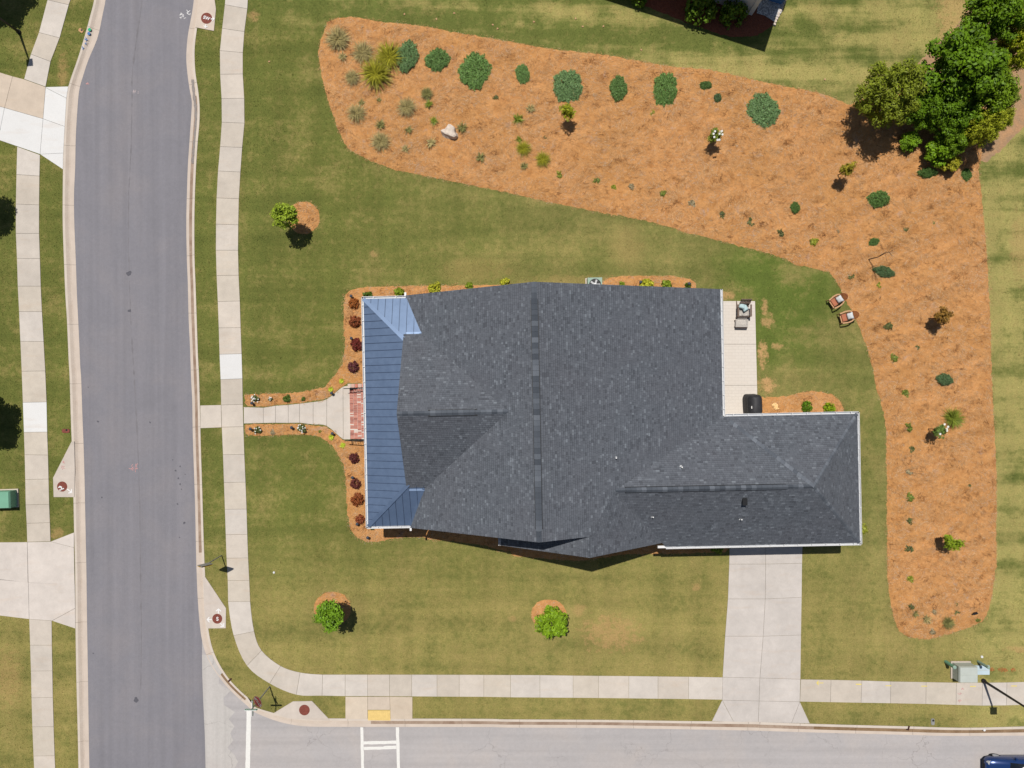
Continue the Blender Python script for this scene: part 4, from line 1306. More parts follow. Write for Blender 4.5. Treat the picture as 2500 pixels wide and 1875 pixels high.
for name, poly, zf in PLANES:
    poly = ccw([tuple(p) for p in poly])
    tris = []
    for tr in tessellate_polygon([[Vector((p[0], p[1], 0)) for p in poly]]):
        tris.append(ccw([poly[i] for i in tr]))
    for tr in tris:
        deck.face([(x, y, zf(x, y) - 0.012) for x, y in tr])
        deck.face([(x, y, zf(x, y) - 0.16) for x, y in tr[::-1]])
    for i in range(len(poly)):
        a, b = poly[i], poly[(i + 1) % len(poly)]
        deck.face([(a[0], a[1], zf(*a) - 0.16), (b[0], b[1], zf(*b) - 0.16), (b[0], b[1], zf(*b) - 0.012), (a[0], a[1], zf(*a) - 0.012)])
    # shingle courses
    gu = zf(1, 0) - zf(0, 0); gv = zf(0, 1) - zf(0, 0)
    g = math.hypot(gu, gv)
    tx, ty = gu / g, gv / g            # uphill in plan
    sx, sy = -ty, tx                   # along the course
    kx = math.sqrt(1 + g * g)
    S_ = [p[0] * sx + p[1] * sy for p in poly]; T_ = [p[0] * tx + p[1] * ty for p in poly]
    step = 0.135 / kx
    tt = min(T_); row = 0
    nrm = Vector((-gu, -gv, 1)).normalized()
    while tt < max(T_):
        s = min(S_) - rt_.uniform(0, 0.3)
        while s < max(S_):
            w = rt_.choice((0.12, 0.15, 0.17, 0.2, 0.25))
            q = [(s + .003, tt), (s + w - .003, tt), (s + w - .003, tt + step), (s + .003, tt + step)]
            Pq = ccw([(a * sx + b * tx, a * sy + b * ty) for a, b in q])
            tint = min(1.0, max(0.0, rt_.gauss(0.45, 0.10)))
            if rt_.random() < 0.10: tint = rt_.uniform(0.68, 0.95)
            if rt_.random() < 0.05: tint = rt_.uniform(0.08, 0.2)
            lift = 0.016 if rt_.random() < .5 else 0.010
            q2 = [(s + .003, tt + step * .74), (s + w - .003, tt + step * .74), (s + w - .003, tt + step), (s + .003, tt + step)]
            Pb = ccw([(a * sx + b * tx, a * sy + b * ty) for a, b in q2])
            for tr in tris:
                c = clip(Pq, tr)
                cb = clip(Pb, tr)
                if len(cb) >= 3:            # darker tint paints in the shadow line under the next course
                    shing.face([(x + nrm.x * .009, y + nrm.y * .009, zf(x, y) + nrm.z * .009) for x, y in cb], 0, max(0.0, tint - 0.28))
                if len(c) >= 3:
                    pts = []
                    for x, y in c:
                        f = 1 - (x * tx + y * ty - tt) / step
                        e = 0.003 + lift * max(0, min(1, f))
                        pts.append((x + nrm.x * e, y + nrm.y * e, zf(x, y) + nrm.z * e))
                    shing.face(pts, 0, tint)
                    # butt edge
                    low = [i for i, (x, y) in enumerate(c) if abs(x * tx + y * ty - tt) < 1e-6]
                    if len(low) == 2 and len(c) >= 3:
                        i, j = low if (low[1] - low[0]) == 1 else (low[1], low[0])
                        a, b = pts[i], pts[j]
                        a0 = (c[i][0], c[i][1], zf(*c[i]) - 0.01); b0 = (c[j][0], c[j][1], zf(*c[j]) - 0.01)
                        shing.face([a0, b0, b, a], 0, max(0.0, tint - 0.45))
            s += w
        tt += step; row += 1
roof = deck.obj("roof", 'roof_deck', house)
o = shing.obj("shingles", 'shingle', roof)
tag(o, kind='stuff')

# ridge and hip caps, one object per cap
def caps(p, q, side_l, side_r, half, length, lift, vent=None):
    """p,q: ridge end points (u,v,z) ; side_l/side_r downhill unit vectors"""
    p, q = Vector(p), Vector(q)
    d = (q - p); L = d.length; x = d.normalized()
    n = int(L / length)
    sl, sr = Vector(side_l).normalized(), Vector(side_r).normalized()
    up = Vector((0, 0, 1))
    for i in range(n):
        ll = L / n
        a = p + x * (i * ll + 0.004); b = p + x * ((i + 1) * ll - 0.004)
        isv = vent and vent[0] <= (i + .5) / n <= vent[1]
        h = lift + (0.055 if isv else 0.0); hw = half * (1.0 if isv else 0.82)
        mb = MB()
        th = 0.012 + (0.045 if isv else 0)
        A = [a + sl * hw + up * h, a + up * (h + .01), a + sr * hw + up * h]
        B = [b + sl * hw + up * (h + .006), b + up * (h + .016), b + sr * hw + up * (h + .006)]
        dn = -up * th
        mb.face([A[0], A[1], B[1], B[0]]); mb.face([A[1], A[2], B[2], B[1]])
        mb.face([A[0] + dn, B[0] + dn, B[0], A[0]][::-1], 1 if isv else 0); mb.face([A[2] + dn, B[2] + dn, B[2], A[2]], 1 if isv else 0)
        mb.face([A[0] + dn, A[0], A[1], A[1] + dn]); mb.face([A[1] + dn, A[1], A[2], A[2] + dn])
        mb.face([B[0] + dn, B[0], B[1], B[1] + dn][::-1]); mb.face([B[1] + dn, B[1], B[2], B[2] + dn][::-1])
        tnt = rt_.choice((74, 78, 82, 86, 90, 94, 100, 108)) + (12 if not vent else 0)
        c = alb(tnt, tnt + 6, tnt + 15)
        mb.obj("ridge_cap", ['ridge', 'vent_black'], roof, color=c, merge=False)
    if vent:
        a = p + d * vent[0]; b = p + d * vent[1]
        for s_ in (sl, sr):
            mb = MB()
            e0 = a + s_ * (half + .005) + up * (lift + .012); e1 = b + s_ * (half + .005) + up * (lift + .012)
            mb.bar(e0, e1, 0.05, 0.05)  # black strip added as the shadow gap along the vent's side
            mb.obj("vent_shadow_strip", 'vent_black', roof)
caps((URG, VN, ZRG), (URG, VS, ZRG), (-1, 0, -gl), (1, 0, -gr), 0.20, 0.30, 0.02, vent=(0.07, 0.95))
caps((FTOP, FV, FZ), (-6.5, FV, FZ), (0, 1, -FG), (0, -1, -FG), 0.19, 0.30, 0.02, vent=(0.28, 0.72))
caps((RW, GC, GZ), (GRE, GC, GZ), (0, 1, -GG), (0, -1, -GG), 0.18, 0.30, 0.02, vent=(0.05, 0.86))
def hip(p, q, fa, fb):
    dx, dy = q[0] - p[0], q[1] - p[1]
    L = math.hypot(dx, dy)
    n = (-dy / L, dx / L)
    mx, my = (p[0] + q[0]) / 2, (p[1] + q[1]) / 2
    e = 0.2
    za = min(fa(mx + n[0] * e, my + n[1] * e), fb(mx + n[0] * e, my + n[1] * e)) - fa(mx, my)
    zb = min(fa(mx - n[0] * e, my - n[1] * e), fb(mx - n[0] * e, my - n[1] * e)) - fa(mx, my)
    caps(p, q, (n[0] * e, n[1] * e, za), (-n[0] * e, -n[1] * e, zb), 0.155, 0.28, 0.024)
hip((GE, GN, EV), (GRE, GC, GZ), gar_n, gar_e)
hip((GE, GS, EV), (GRE, GC, GZ), gar_s, gar_e)
hip((UR + .35, GN - .25, gar_n(0, GN - .25)), (GRE, GC, GZ), gar_n, gar_n)

# roof vents and pipes
for k, x, y, zf, kind in (('C3', 912, 684, main_r, 0), ('C3', 1466, 762, gar_n, 0), ('C3', 1222, 1182, gar_s, 0), ('C3', 1968, 1202, gar_s, 0), ('C3', 1997, 1047, gar_s, 1)):
    gx_, gy_ = tile_px(k, x, y)
    zz = 6.0
    for _ in range(6):
        X, Y = plan(gx_, gy_, zz)
        u = X + ROT * Y; v = Y - ROT * X
        zz = zf(u, v) + 0.15
    zz -= 0.15
    mb = MB()
    if kind == 0:
        mb.lathe([(0.10, 0.0), (0.09, 0.03), (0.035, 0.05), (0.035, 0.3)], 12, (u, v, zz - .03), 0)
        po = mb.obj("vent_pipe", 'steel', roof)
        mb = MB(); mb.lathe([(0.038, 0.26), (0.045, 0.29), (0.035, 0.31)], 12, (u, v, zz - .02)); mb.obj("pipe_collar", 'pipe_white', po)
    else:
        mb.box((u, v, zz + .1), (0.24, 0.34, 0.22), 0); mb.box((u, v - .05, zz + .22), (0.28, 0.4, 0.03), 0)
        mb.obj("roof_vent", 'vent_black', roof)

# walls
walls = MB()
def prof_v(prof, v0, v1, mi=0):
    n = len(prof)
    A = [(u, v0, z) for u, z in prof]; B = [(u, v1, z) for u, z in prof]
    walls.face(A, mi); walls.face(B[::-1], mi)
    for i in range(n):
        j = (i + 1) % n
        walls.face([A[i], B[i], B[j], A[j]], mi)
def prof_u(prof, u0, u1, mi=0):
    n = len(prof)
    A = [(u0, v, z) for v, z in prof]; B = [(u1, v, z) for v, z in prof]
    walls.face(A[::-1], mi); walls.face(B, mi)
    for i in range(n):
        j = (i + 1) % n
        walls.face([A[i], A[j], B[j], B[i]], mi)
dz = 0.2
prof_v([(-6.0, 0), (12.5, 0), (12.5, main_r(12.5, 0) - dz), (URG, ZRG - dz), (-6.0, main_l(-6.0, 0) - dz)], -2.6, VN - 0.4)
prof_v([(-6.0, 0), (4.0, 0), (4.0, main_r(4.0, 0) - dz), (URG, ZRG - dz), (-6.0, main_l(-6.0, 0) - dz)], VS + 0.4, -2.6)
prof_v([(-0.45, 0), (9.2, 0), (9.2, 3.7), (G2U, G2Z - dz - .05), (-0.45, g2_l(-.45, 0) - dz)], G2V + 0.4, VS + 0.5)
walls.box(((9.1 + 20.75) / 2, (GS + .4 + GN - .4) / 2, 1.85), (20.75 - 9.1, GN - GS - .8, 3.7))
prof_u([(-5.85, 3.6), (2.8, 3.6), (2.8, front_n(0, 2.8) - dz), (FV, FZ - dz), (-5.85, front_s(0, -5.85) - dz)], -6.15, -4.0)
wobj = walls.obj("wall", 'siding', house)
mb = MB()
mb.box(((-6.0 + 12.5) / 2, (VS + VN) / 2, 0.28), (18.56, VN - VS - .74, 0.56)); mb.obj("foundation", 'foundation', house)
# windows, doors
def opening(name, c, w, h, axis, mat, frame='white_trim'):
    """axis 'u': faces +-u"""
    mb = MB()
    s = (0.08, w, h) if axis == 'u' else (w, 0.08, h)
    mb.box(c, s)
    o = mb.obj(name, mat, house)
    mb = MB()
    for sgn in (-1, 1):
        if axis == 'u':
            mb.box((c[0], c[1] + sgn * (w / 2 + .05), c[2]), (0.14, 0.1, h + .2)); mb.box((c[0], c[1], c[2] + sgn * (h / 2 + .05)), (0.14, w, 0.1))
        else:
            mb.box((c[0] + sgn * (w / 2 + .05), c[1], c[2]), (0.1, 0.14, h + .2)); mb.box((c[0], c[1], c[2] + sgn * (h / 2 + .05)), (w, 0.14, 0.1))
    if name == 'window':
        mb.box(c, (0.1, 0.05, h) if axis == 'u' else (0.05, 0.1, h)); mb.box(c, (0.1, w, 0.05) if axis == 'u' else (w, 0.1, 0.05))
    mb.obj("frame", frame, o)
    return o
opening("door", (-6.02, -1.5, 1.75), 1.0, 2.2, 'u', 'door_dark')
for v in (-5.6, -3.9, 1.1, 3.2):
    opening("window", (-6.02, v, 2.0), 1.0, 1.7, 'u', 'glass_dark')
for u in (-3.5, 0.8, 5.0, 9.5):
    opening("window", (u, VN - 0.4, 2.0), 1.0, 1.6, 'v', 'glass_dark')
for u in (-4.0, 2.0, 6.0):
    opening("window", (u, (VS + .4) if u < 0 else G2V + .4, 2.0), 1.0, 1.6, 'v', 'glass_dark')
opening("door", (12.52, 3.6, 1.3), 1.8, 2.1, 'u', 'glass_dark')
opening("window", (12.52, 0.0, 1.9), 1.6, 1.4, 'u', 'glass_dark')
opening("window", (20.77, -6.2, 1.9), 1.2, 1.2, 'u', 'glass_dark')
gd = opening("garage_door", (16.55, GS + 0.4, 1.2), 4.6, 2.3, 'v', 'white_trim')
for i in range(4):
    mb = MB(); mb.box((16.55, GS + .34, 0.34 + i * .575), (4.5, 0.05, 0.5)); mb.obj("door_panel", 'siding', gd)
opening("window", (9.9, GS + .4, 1.9), 0.8, 1.4, 'v', 'glass_dark') if False else None

# porch
PE, PU, PG = 3.6, -9.06, 0.40
PVN, PVS = 5.44, -8.62
por_w = lambda u, v: PE + PG * (u - PU)
por_n = lambda u, v: PE + PG * (PVN - v)
por_s = lambda u, v: PE + PG * (v - PVS)
TOPU = -6.36
base = MB()
quadW = ccw([(PU, PVN), (TOPU, PVN - (TOPU - PU)), (TOPU, PVS + (TOPU - PU)), (PU, PVS)])
quadN = ccw([(PU, PVN), (UL - .02, PVN), (-5.42, 3.16), (-5.42, 2.9), (TOPU, PVN - (TOPU - PU))])
quadS = ccw([(PU, PVS), (UL - .02, PVS), (-5.42, -6.24), (-5.42, -5.98), (TOPU, PVS + (TOPU - PU))])
for q, zf in ((quadW, por_w), (quadN, por_n), (quadS, por_s)):
    base.prism(q, lambda x, y, zf=zf: zf(x, y) - 0.14, lambda x, y, zf=zf: zf(x, y) - 0.02, bottom=True)
porch_roof = base.obj("porch_roof", 'metal_dark', house)
def panels(quad, zf, along, start, stop, w):
    """standing seam pans laid side by side; along 'v' or 'u'"""
    s = start
    tris = [ccw([quad[i] for i in tr]) for tr in tessellate_polygon([[Vector((x, y, 0)) for x, y in quad]])]
    while s < stop - 0.02:
        e = min(s + w, stop)
        cell = [(-20, s), (20, s), (20, e), (-20, e)] if along == 'v' else [(s, -20), (e, -20), (e, 20), (s, 20)]
        c = clip(list(quad), ccw(cell))
        if len(c) >= 3:
            mb = MB()
            mb.face([(x, y, zf(x, y)) for x, y in ccw(c)])
            # seam on the far edge
            ed = [p for p in c if abs((p[1] if along == 'v' else p[0]) - e) < 1e-6]
            if len(ed) >= 2:
                a = min(ed); b = max(ed)
                if math.hypot(b[0] - a[0], b[1] - a[1]) > 0.1 and e < stop - 0.02:
                    mb.bar((a[0], a[1], zf(*a) + 0.022), (b[0], b[1], zf(*b) + 0.022), 0.016, 0.045, 1)
            mb.obj("roof_panel", ['metal_roof', 'metal_dark'], porch_roof)
        s = e
panels(quadW, por_w, 'v', PVS, PVN, 0.452)
panels(quadN, por_n, 'u', PU, -5.42, 0.452)
panels(quadS, por_s, 'u', PU, -5.42, 0.452)
for sgn, pv in ((-1, PVN), (1, PVS)):
    a = (PU, pv, PE + .03); b = (TOPU, pv + sgn * (TOPU - PU), PE + PG * (TOPU - PU) + .03)
    mb = MB(); mb.bar(a, b, 0.24, 0.03); mb.obj("hip_cap", 'metal_roof', porch_roof)
for q0, q1, zf in (((UL - .02, PVN), (-5.42, 3.16), por_n), ((UL - .02, PVS), (-5.42, -6.24), por_s)):
    mb = MB(); mb.bar((q0[0] - .06, q0[1], zf(*q0) + .02), (q1[0] - .06, q1[1], zf(*q1) + .02), 0.17, 0.02); mb.obj("valley_flashing", 'metal_roof', porch_roof)
for vv, zf in ((3.20, por_n), (-6.28, por_s)):
    mb = MB(); mb.box((-5.88, vv, zf(0, vv) + .015), (0.95, 0.13, 0.02)); mb.obj("eave_flashing", 'metal_roof', porch_roof)
mb = MB(); mb.box(((PU + .35 - 6) / 2, (PVN + PVS) / 2, 0.3), (-6 - PU - .35, PVN - PVS - .7, 0.6)); mb.obj("porch_floor", 'foundation', house)
mb = MB(); mb.box(((PU + .45 - 6) / 2, (PVN + PVS) / 2, 0.62), (-6 - PU - .45, PVN - PVS - .9, 0.05)); mb.obj("porch_deck", 'wood_grey', house)
for v in (PVN - .6, 2.2, 0.3, -3.3, -5.6, PVS + .6):
    mb = MB(); mb.box((PU + .6, v, 2.0), (0.28, 0.28, 2.8)); mb.box((PU + .6, v, 0.75), (0.36, 0.36, 0.24)); mb.box((PU + .6, v, 3.3), (0.36, 0.36, 0.14))
    mb.obj("column", 'white_trim', house)
mb = MB(); mb.box((PU + .5, (PVN + PVS) / 2, 3.42), (0.25, PVN - PVS - .6, 0.24)); mb.obj("porch_beam", 'white_trim', house)

# gutters with hangers
def gutter(a, b, n, w=0.135, hang=0.9, out=None):
    """a,b: (u,v,z) along the eave edge, n: outward plan direction"""
    a, b = Vector(a), Vector(b)
    n = Vector((n[0], n[1], 0))
    mb = MB()
    d = (b - a)
    prof = [(0.0, 0.0), (0.0, -0.11), (w * .75, -0.11), (w, -0.02), (w, 0.0)]
    for i in range(4):
        p0 = n * prof[i][0] + Vector((0, 0, prof[i][1])); p1 = n * prof[i + 1][0] + Vector((0, 0, prof[i + 1][1]))
        mb.face([a + p0, b + p0, b + p1, a + p1], 1 if i == 1 else 0)
    mb.bar(a + n * w, b + n * w, 0.022, 0.02); mb.bar(a + n * .01, b + n * .01, 0.02, 0.02)
    mb.face([a + n * x + Vector((0, 0, z)) for x, z in prof]); mb.face([b + n * x + Vector((0, 0, z)) for x, z in prof][::-1])
    o = mb.obj("gutter", ['white_trim', 'gutter_inner'], house)
    L = d.length
    k = max(2, int(L / hang))
    for i in range(k):
        c = a + d * ((i + .5) / k)
        hb = MB(); hb.bar(c + Vector((0, 0, .005)), c + n * (w + .01) + Vector((0, 0, .005)), 0.035, 0.02)
        hb.obj("hanger", 'white_trim', o)
    return o
gz = PE - 0.02
gutter((PU - .01, PVN + .1, gz), (PU - .01, PVS - .1, gz), (-1, 0), hang=0.95)
gutter((PU - .1, PVN + .01, gz), (UL + .05, PVN + .01, gz), (0, 1), hang=0.95)
gutter((PU - .1, PVS - .01, gz), (UL + .05, PVS - .01, gz), (0, -1), hang=0.95)
gz = EV - 0.02
gutter((UR + .01, VN, gz), (UR + .01, GN + .05, gz), (1, 0), hang=0.8)
gutter((UR + .2, GN + .01, gz), (GE + .1, GN + .01, gz), (0, 1), hang=0.86)
gutter((GE + .01, GN + .1, gz), (GE + .01, GS - .1, gz), (1, 0), hang=0.82)
gutter((9.25, GS - .01, gz), (GE + .1, GS - .01, gz), (0, -1), hang=0.84)
gutter((-0.89, G2V - .02, gz), (-0.89, VS - .1, gz), (-1, 0), hang=0.9)
for (u, v, w, d) in ((UR + .18, GN - .16, 0.22, 0.42), (UL - .02, PVN + .2, 0.12, 0.24), (UL + .02, PVS - .16, 0.12, 0.22), (9.0, GS - .02, 0.5, 0.14)):
    mb = MB(); mb.box((u, v, EV - .06), (w, d, 0.12)); mb.obj("gutter_box", 'white_trim', house)
for (u, v) in ((UL + .35, VN - .33), (12.62, VN - .6), (20.85, GS + .5), (20.85, GN - .5)):
    mb = MB(); mb.box((u, v, 1.9), (0.09, 0.07, 3.7)); mb.obj("downspout", 'white_trim', house)

# brick steps between iron railings
sx0 = plan(852.5, 1000)[0]
su0, su1 = -10.85, -9.0
sv_n = -0.10; sv_s = -3.45
mb = MB(); mort = MB(); rb_ = random.Random(8)
for i in range(4):
    zt = 0.15 * (i + 1)
    u0 = su0 + i * 0.285; u1 = u0 + 0.285 if i < 3 else -8.7
    mort.box(((u0 + u1) / 2, (sv_n + sv_s) / 2, zt / 2 - .01), (u1 - u0, sv_n - sv_s, zt - .02))
    uu = u0
    while uu < u1 - .1:
        v = sv_s + .01
        while v < sv_n - .07:
            tn = rb_.uniform(0.05, 0.78) if rb_.random() > .16 else rb_.uniform(.86, 1)
            mb.box((uu + .125 + rb_.uniform(-.004, .004), v + .038, zt + rb_.uniform(-.004, .004) - .035), (0.235, 0.062, 0.07), rb_.uniform(-.02, .02), 0, tn)
            v += 0.083
        uu += 0.285
steps = mort.obj("front_steps", 'mortar', house)
tag(mb.obj("bricks", 'brick', steps), kind='stuff')
mb = MB(); mort = MB()
for sgn, v in ((1, sv_n + .2),):
    mort.box(((su0 - 8.7) / 2, v, 0.3), (-8.7 - su0, 0.24, 0.6))
    uu = su0 + .02
    while uu < -8.75:
        for z in (0.62,):
            mb.box((uu + .1, v, z), (0.19, 0.25, 0.08), rb_.uniform(-.03, .03), 0, rb_.uniform(.7, 1))
        uu += .23
cheek = mort.obj("step_wall", 'mortar', house)
tag(mb.obj("bricks", 'brick', cheek), kind='stuff')
for v in (sv_n + 0.02, sv_s - 0.06):
    mb = MB()
    a = Vector((su0 + .02, v, 0.95)); b = Vector((-8.75, v, 1.5))
    mb.bar(a, b, 0.05, 0.035); mb.bar(a - Vector((0, 0, .72)), b - Vector((0, 0, .72)), 0.035, 0.025)
    mb.bar((su0 + .02, v, 0), a, 0.045)
    for i in range(13):
        p = a + (b - a) * (i + .5) / 13
        mb.bar(p - Vector((0, 0, .72)), p, 0.018)
    mb.bar(a, a + Vector((-.22, 0, -.05)), 0.05, 0.035)
    mb.obj("railing", 'iron', house)
grass()
# ------------------------------------------------------------------ vegetation
def leaf_quads(P, N, size, aspect=0.55, seed=0, bend=0.0):
    """diamond leaves at P facing N; returns verts, faces"""
    r = np.random.default_rng(seed)
    n = len(P)
    N = N / np.maximum(np.linalg.norm(N, axis=1, keepdims=True), 1e-6)
    t = r.normal(size=(n, 3))
    t -= (t * N).sum(1, keepdims=True) * N
    t /= np.maximum(np.linalg.norm(t, axis=1, keepdims=True), 1e-6)
    b = np.cross(N, t)
    s = (size * r.uniform(0.65, 1.35, n))[:, None]
    a0 = P - t * s; a1 = P + b * s * aspect; a2 = P + t * s + N * s * bend; a3 = P - b * s * aspect
    V = np.stack([a0, a1, a2, a3], 1).reshape(-1, 3)
    return V, np.arange(4 * n).reshape(-1, 4)
def blob_points(n, seed, clumps=14, cr=0.34, top=1.0, shell=0.55, flat_base=True, radial=None):
    """clumped points in a unit dome / ball"""
    r = np.random.default_rng(seed)
    C = r.normal(size=(clumps, 3)); C /= np.linalg.norm(C, axis=1, keepdims=True)
    C *= (shell + (1 - shell) * r.random((clumps, 1))) * (1 - cr * 0.75)
    if flat_base:
        C[:, 2] = np.abs(C[:, 2])
    k = r.integers(0, clumps, n)
    D = r.normal(size=(n, 3)); D /= np.linalg.norm(D, axis=1, keepdims=True)
    rad = cr * r.random((n, 1)) ** 0.45 * r.uniform(0.75, 1.2, (clumps, 1))[k]
    P = C[k] + D * rad
    P[:, 2] *= top
    N = D * 0.9 + np.array([0, 0, 0.7]) + r.normal(0, 0.45, (n, 3))
    return P, N
def foliage_mesh(name, n, leaf, seed, clumps, cr, top, shell=0.55, flat_base=True, aspect=0.55, mat='leaf', zoff=0.05):
    P, N = blob_points(n, seed, clumps, cr, top, shell, flat_base)
    P[:, 2] += zoff
    V, F = leaf_quads(P, N, leaf, aspect, seed + 1)
    r = np.random.default_rng(seed + 2)
    return np_mesh(name, V, F, mat, np.clip(r.normal(0.5, 0.24, n), 0, 1))
def juniper_mesh(name, n, seed):
    r = np.random.default_rng(seed)
    a = r.uniform(0, 2 * np.pi, n)
    rad = np.sqrt(r.random(n))
    edge = 0.90 + 0.07 * np.sin(2 * a + seed) + 0.06 * np.sin(4 * a + 2 * seed) + 0.05 * np.sin(9 * a + seed) + 0.04 * np.sin(17 * a) + r.normal(0, .04, n)
    x = np.cos(a) * rad * edge; y = np.sin(a) * rad * edge
    mound = 0.10 * np.sin(10 * x + seed + 2 * np.sin(5 * y)) * np.cos(9 * y + 1 + 2 * np.sin(6 * x)) + 0.05 * np.sin(17 * x + 3 * y)
    z = 0.08 + 0.30 * np.clip(1 - rad ** 4, 0, 1) * r.uniform(0.5, 1.0, n) + mound * np.clip(1.1 - rad, 0, 1) + 0.04
    P = np.stack([x, y, z], 1)
    N = np.stack([x * .5, y * .5, np.full(n, 0.7)], 1) + r.normal(0, 0.75, (n, 3))
    V, F = leaf_quads(P, N, 0.06, 0.42, seed + 3)
    return np_mesh(name, V, F, 'leaf', np.clip(r.normal(0.5, 0.25, n), 0, 1))
def tuft_mesh(name, n, seed, droop=0.7, w=0.022, lo=0.55):
    """ornamental grass: arching blades from one crown"""
    r = np.random.default_rng(seed)
    V = []; T = []
    a = r.uniform(0, 2 * np.pi, n); L = r.uniform(lo, 1.05, n); el = r.uniform(0.25, 1.35, n)
    bx = r.normal(0, .06, n); by = r.normal(0, .06, n)
    pr_ = []
    for s in (0.0, 0.35, 0.7, 1.0):
        rad = L * s * np.cos(el * (1 - droop * s * .6)); h = L * (np.sin(el) * s - droop * 0.75 * s * s * (1.1 - 0.35 * el))
        pr_.append(np.stack([bx + rad * np.cos(a), by + rad * np.sin(a), np.maximum(h, 0.02) + .02], 1))
    F = []
    side = np.stack([-np.sin(a), np.cos(a), np.zeros(n)], 1)
    ww = (w * np.array([0.8, 1.0, 0.75, 0.12]))
    for i in range(4):
        V.append(pr_[i] - side * ww[i]); V.append(pr_[i] + side * ww[i])
    V = np.stack(V, 1).reshape(-1, 3)
    idx = np.arange(n)[:, None] * 8
    F = np.concatenate([idx + np.array([[0, 1, 3, 2]]), idx + np.array([[2, 3, 5, 4]]), idx + np.array([[4, 5, 7, 6]])])
    tint = np.tile(np.clip(r.normal(.5, .25, n), 0, 1), 3)
    return np_mesh(name, V, F, 'leaf', tint)
def spiky(name, seed):
    return tuft_mesh(name, 460, seed, 0.55, 0.014, 0.45)
PROTO = {
    'shrub': [foliage_mesh("shrub_foliage", 700, 0.15, 100 + i, 12, 0.36, 0.8) for i in range(4)],
    'round': [foliage_mesh("round_foliage", 900, 0.10, 120 + i, 40, 0.30, 0.95, 0.85) for i in range(2)],
    'burgundy': [foliage_mesh("burgundy_foliage", 1300, 0.09, 140 + i, 46, 0.26, 0.8, 0.75) for i in range(4)],
    'lime': [tuft_mesh("lime_leaves", 70, 160 + i, 0.75, 0.075, 0.5) for i in range(2)],
    'juniper': [juniper_mesh("juniper_foliage", 4200, 180 + i) for i in range(5)],
    'tuft': [spiky("grass_blades", 200 + i) for i in range(4)],
    'wisp': [tuft_mesh("wisp_blades", 60, 220 + i, 0.5, 0.045) for i in range(4)],
    'seedling': [foliage_mesh("seedling_foliage", 90, 0.26, 240 + i, 6, 0.5, 0.55, 0.4) for i in range(4)],
    'sapling': [foliage_mesh("sapling_foliage", 950, 0.11, 260 + i, 15, 0.36, 1.0, 0.35, False) for i in range(4)],
    'tree': [foliage_mesh("tree_crown", 3000, 0.085, 280 + i, 40, 0.30, 1.0, 0.5, False) for i in range(3)],
    'big': [foliage_mesh("broadleaf_crown", 13000, 0.045, 300 + i, 95, 0.2, 1.0, 0.45, False) for i in range(2)],
    'cedar': [foliage_mesh("cedar_crown", 15000, 0.042, 320, 150, 0.17, 1.0, 0.5, False, 0.4)],
}
pv = random.Random(21)
def rgb(r, g, b):
    return alb(r, g, b, 1.2)
def stem_mesh(h, r, seed, n=4):
    q = random.Random(seed); mb = MB()
    for i in range(n):
        a = q.uniform(0, 6.28)
        mb.tube([(0, 0, -.03), (math.cos(a) * .12, math.sin(a) * .12, h * .45), (math.cos(a) * .35, math.sin(a) * .35, h)], [r, r * .8, r * .4], 5)
    return mb.mesh("stem", 'bark')
STEM = [stem_mesh(0.6, 0.035, 1), stem_mesh(0.6, 0.035, 2)]
def shrub(name, label, cat, pos, r, h, c, proto='shrub', group=None, flowers=0, sx=1.0, zc=None):
    """pos metres; parts foliage and stem"""
    z = bed_z(*pos) if zc is None else zc
    o = thing(name, label, cat, (pos[0], pos[1], z), pv.uniform(0, 6.28), group)
    place(pv.choice(PROTO[proto]), "foliage", o, (0, 0, 0), 0, (r * sx, r, h), c)
    place(pv.choice(STEM), "stem", o, (0, 0, 0), 0, (r, r, h), None)
    if flowers:
        mb = MB(); q = random.Random(flowers * 7 + int(pos[0] * 10))
        for i in range(flowers):
            a = q.uniform(0, 6.28); rr = r * math.sqrt(q.random()) * .9; zz = h * math.sqrt(max(0.05, 1 - (rr / r) ** 2)) + .03
            for k in range(5):
                t0 = a + k * 1.2566; s = 0.036
                cx, cy = rr * math.cos(a), rr * math.sin(a)
                mb.face([(cx, cy, zz), (cx + s * math.cos(t0 - .5), cy + s * math.sin(t0 - .5), zz + .015), (cx + s * 1.3 * math.cos(t0), cy + s * 1.3 * math.sin(t0), zz + .01), (cx + s * math.cos(t0 + .5), cy + s * math.sin(t0 + .5), zz + .015)])
        mb.obj("blossom", M['petal'], o)
    return o
def single(name, label, cat, pos, s, c, proto, group=None, rz=None):
    z = bed_z(*pos)
    o = place(pv.choice(PROTO[proto]), name, None, (pos[0], pos[1], z - 0.01), pv.uniform(0, 6.28) if rz is None else rz, s, c)
    return tag(o, label, cat, group)
def um(px): return px / Q / PX_PER_M

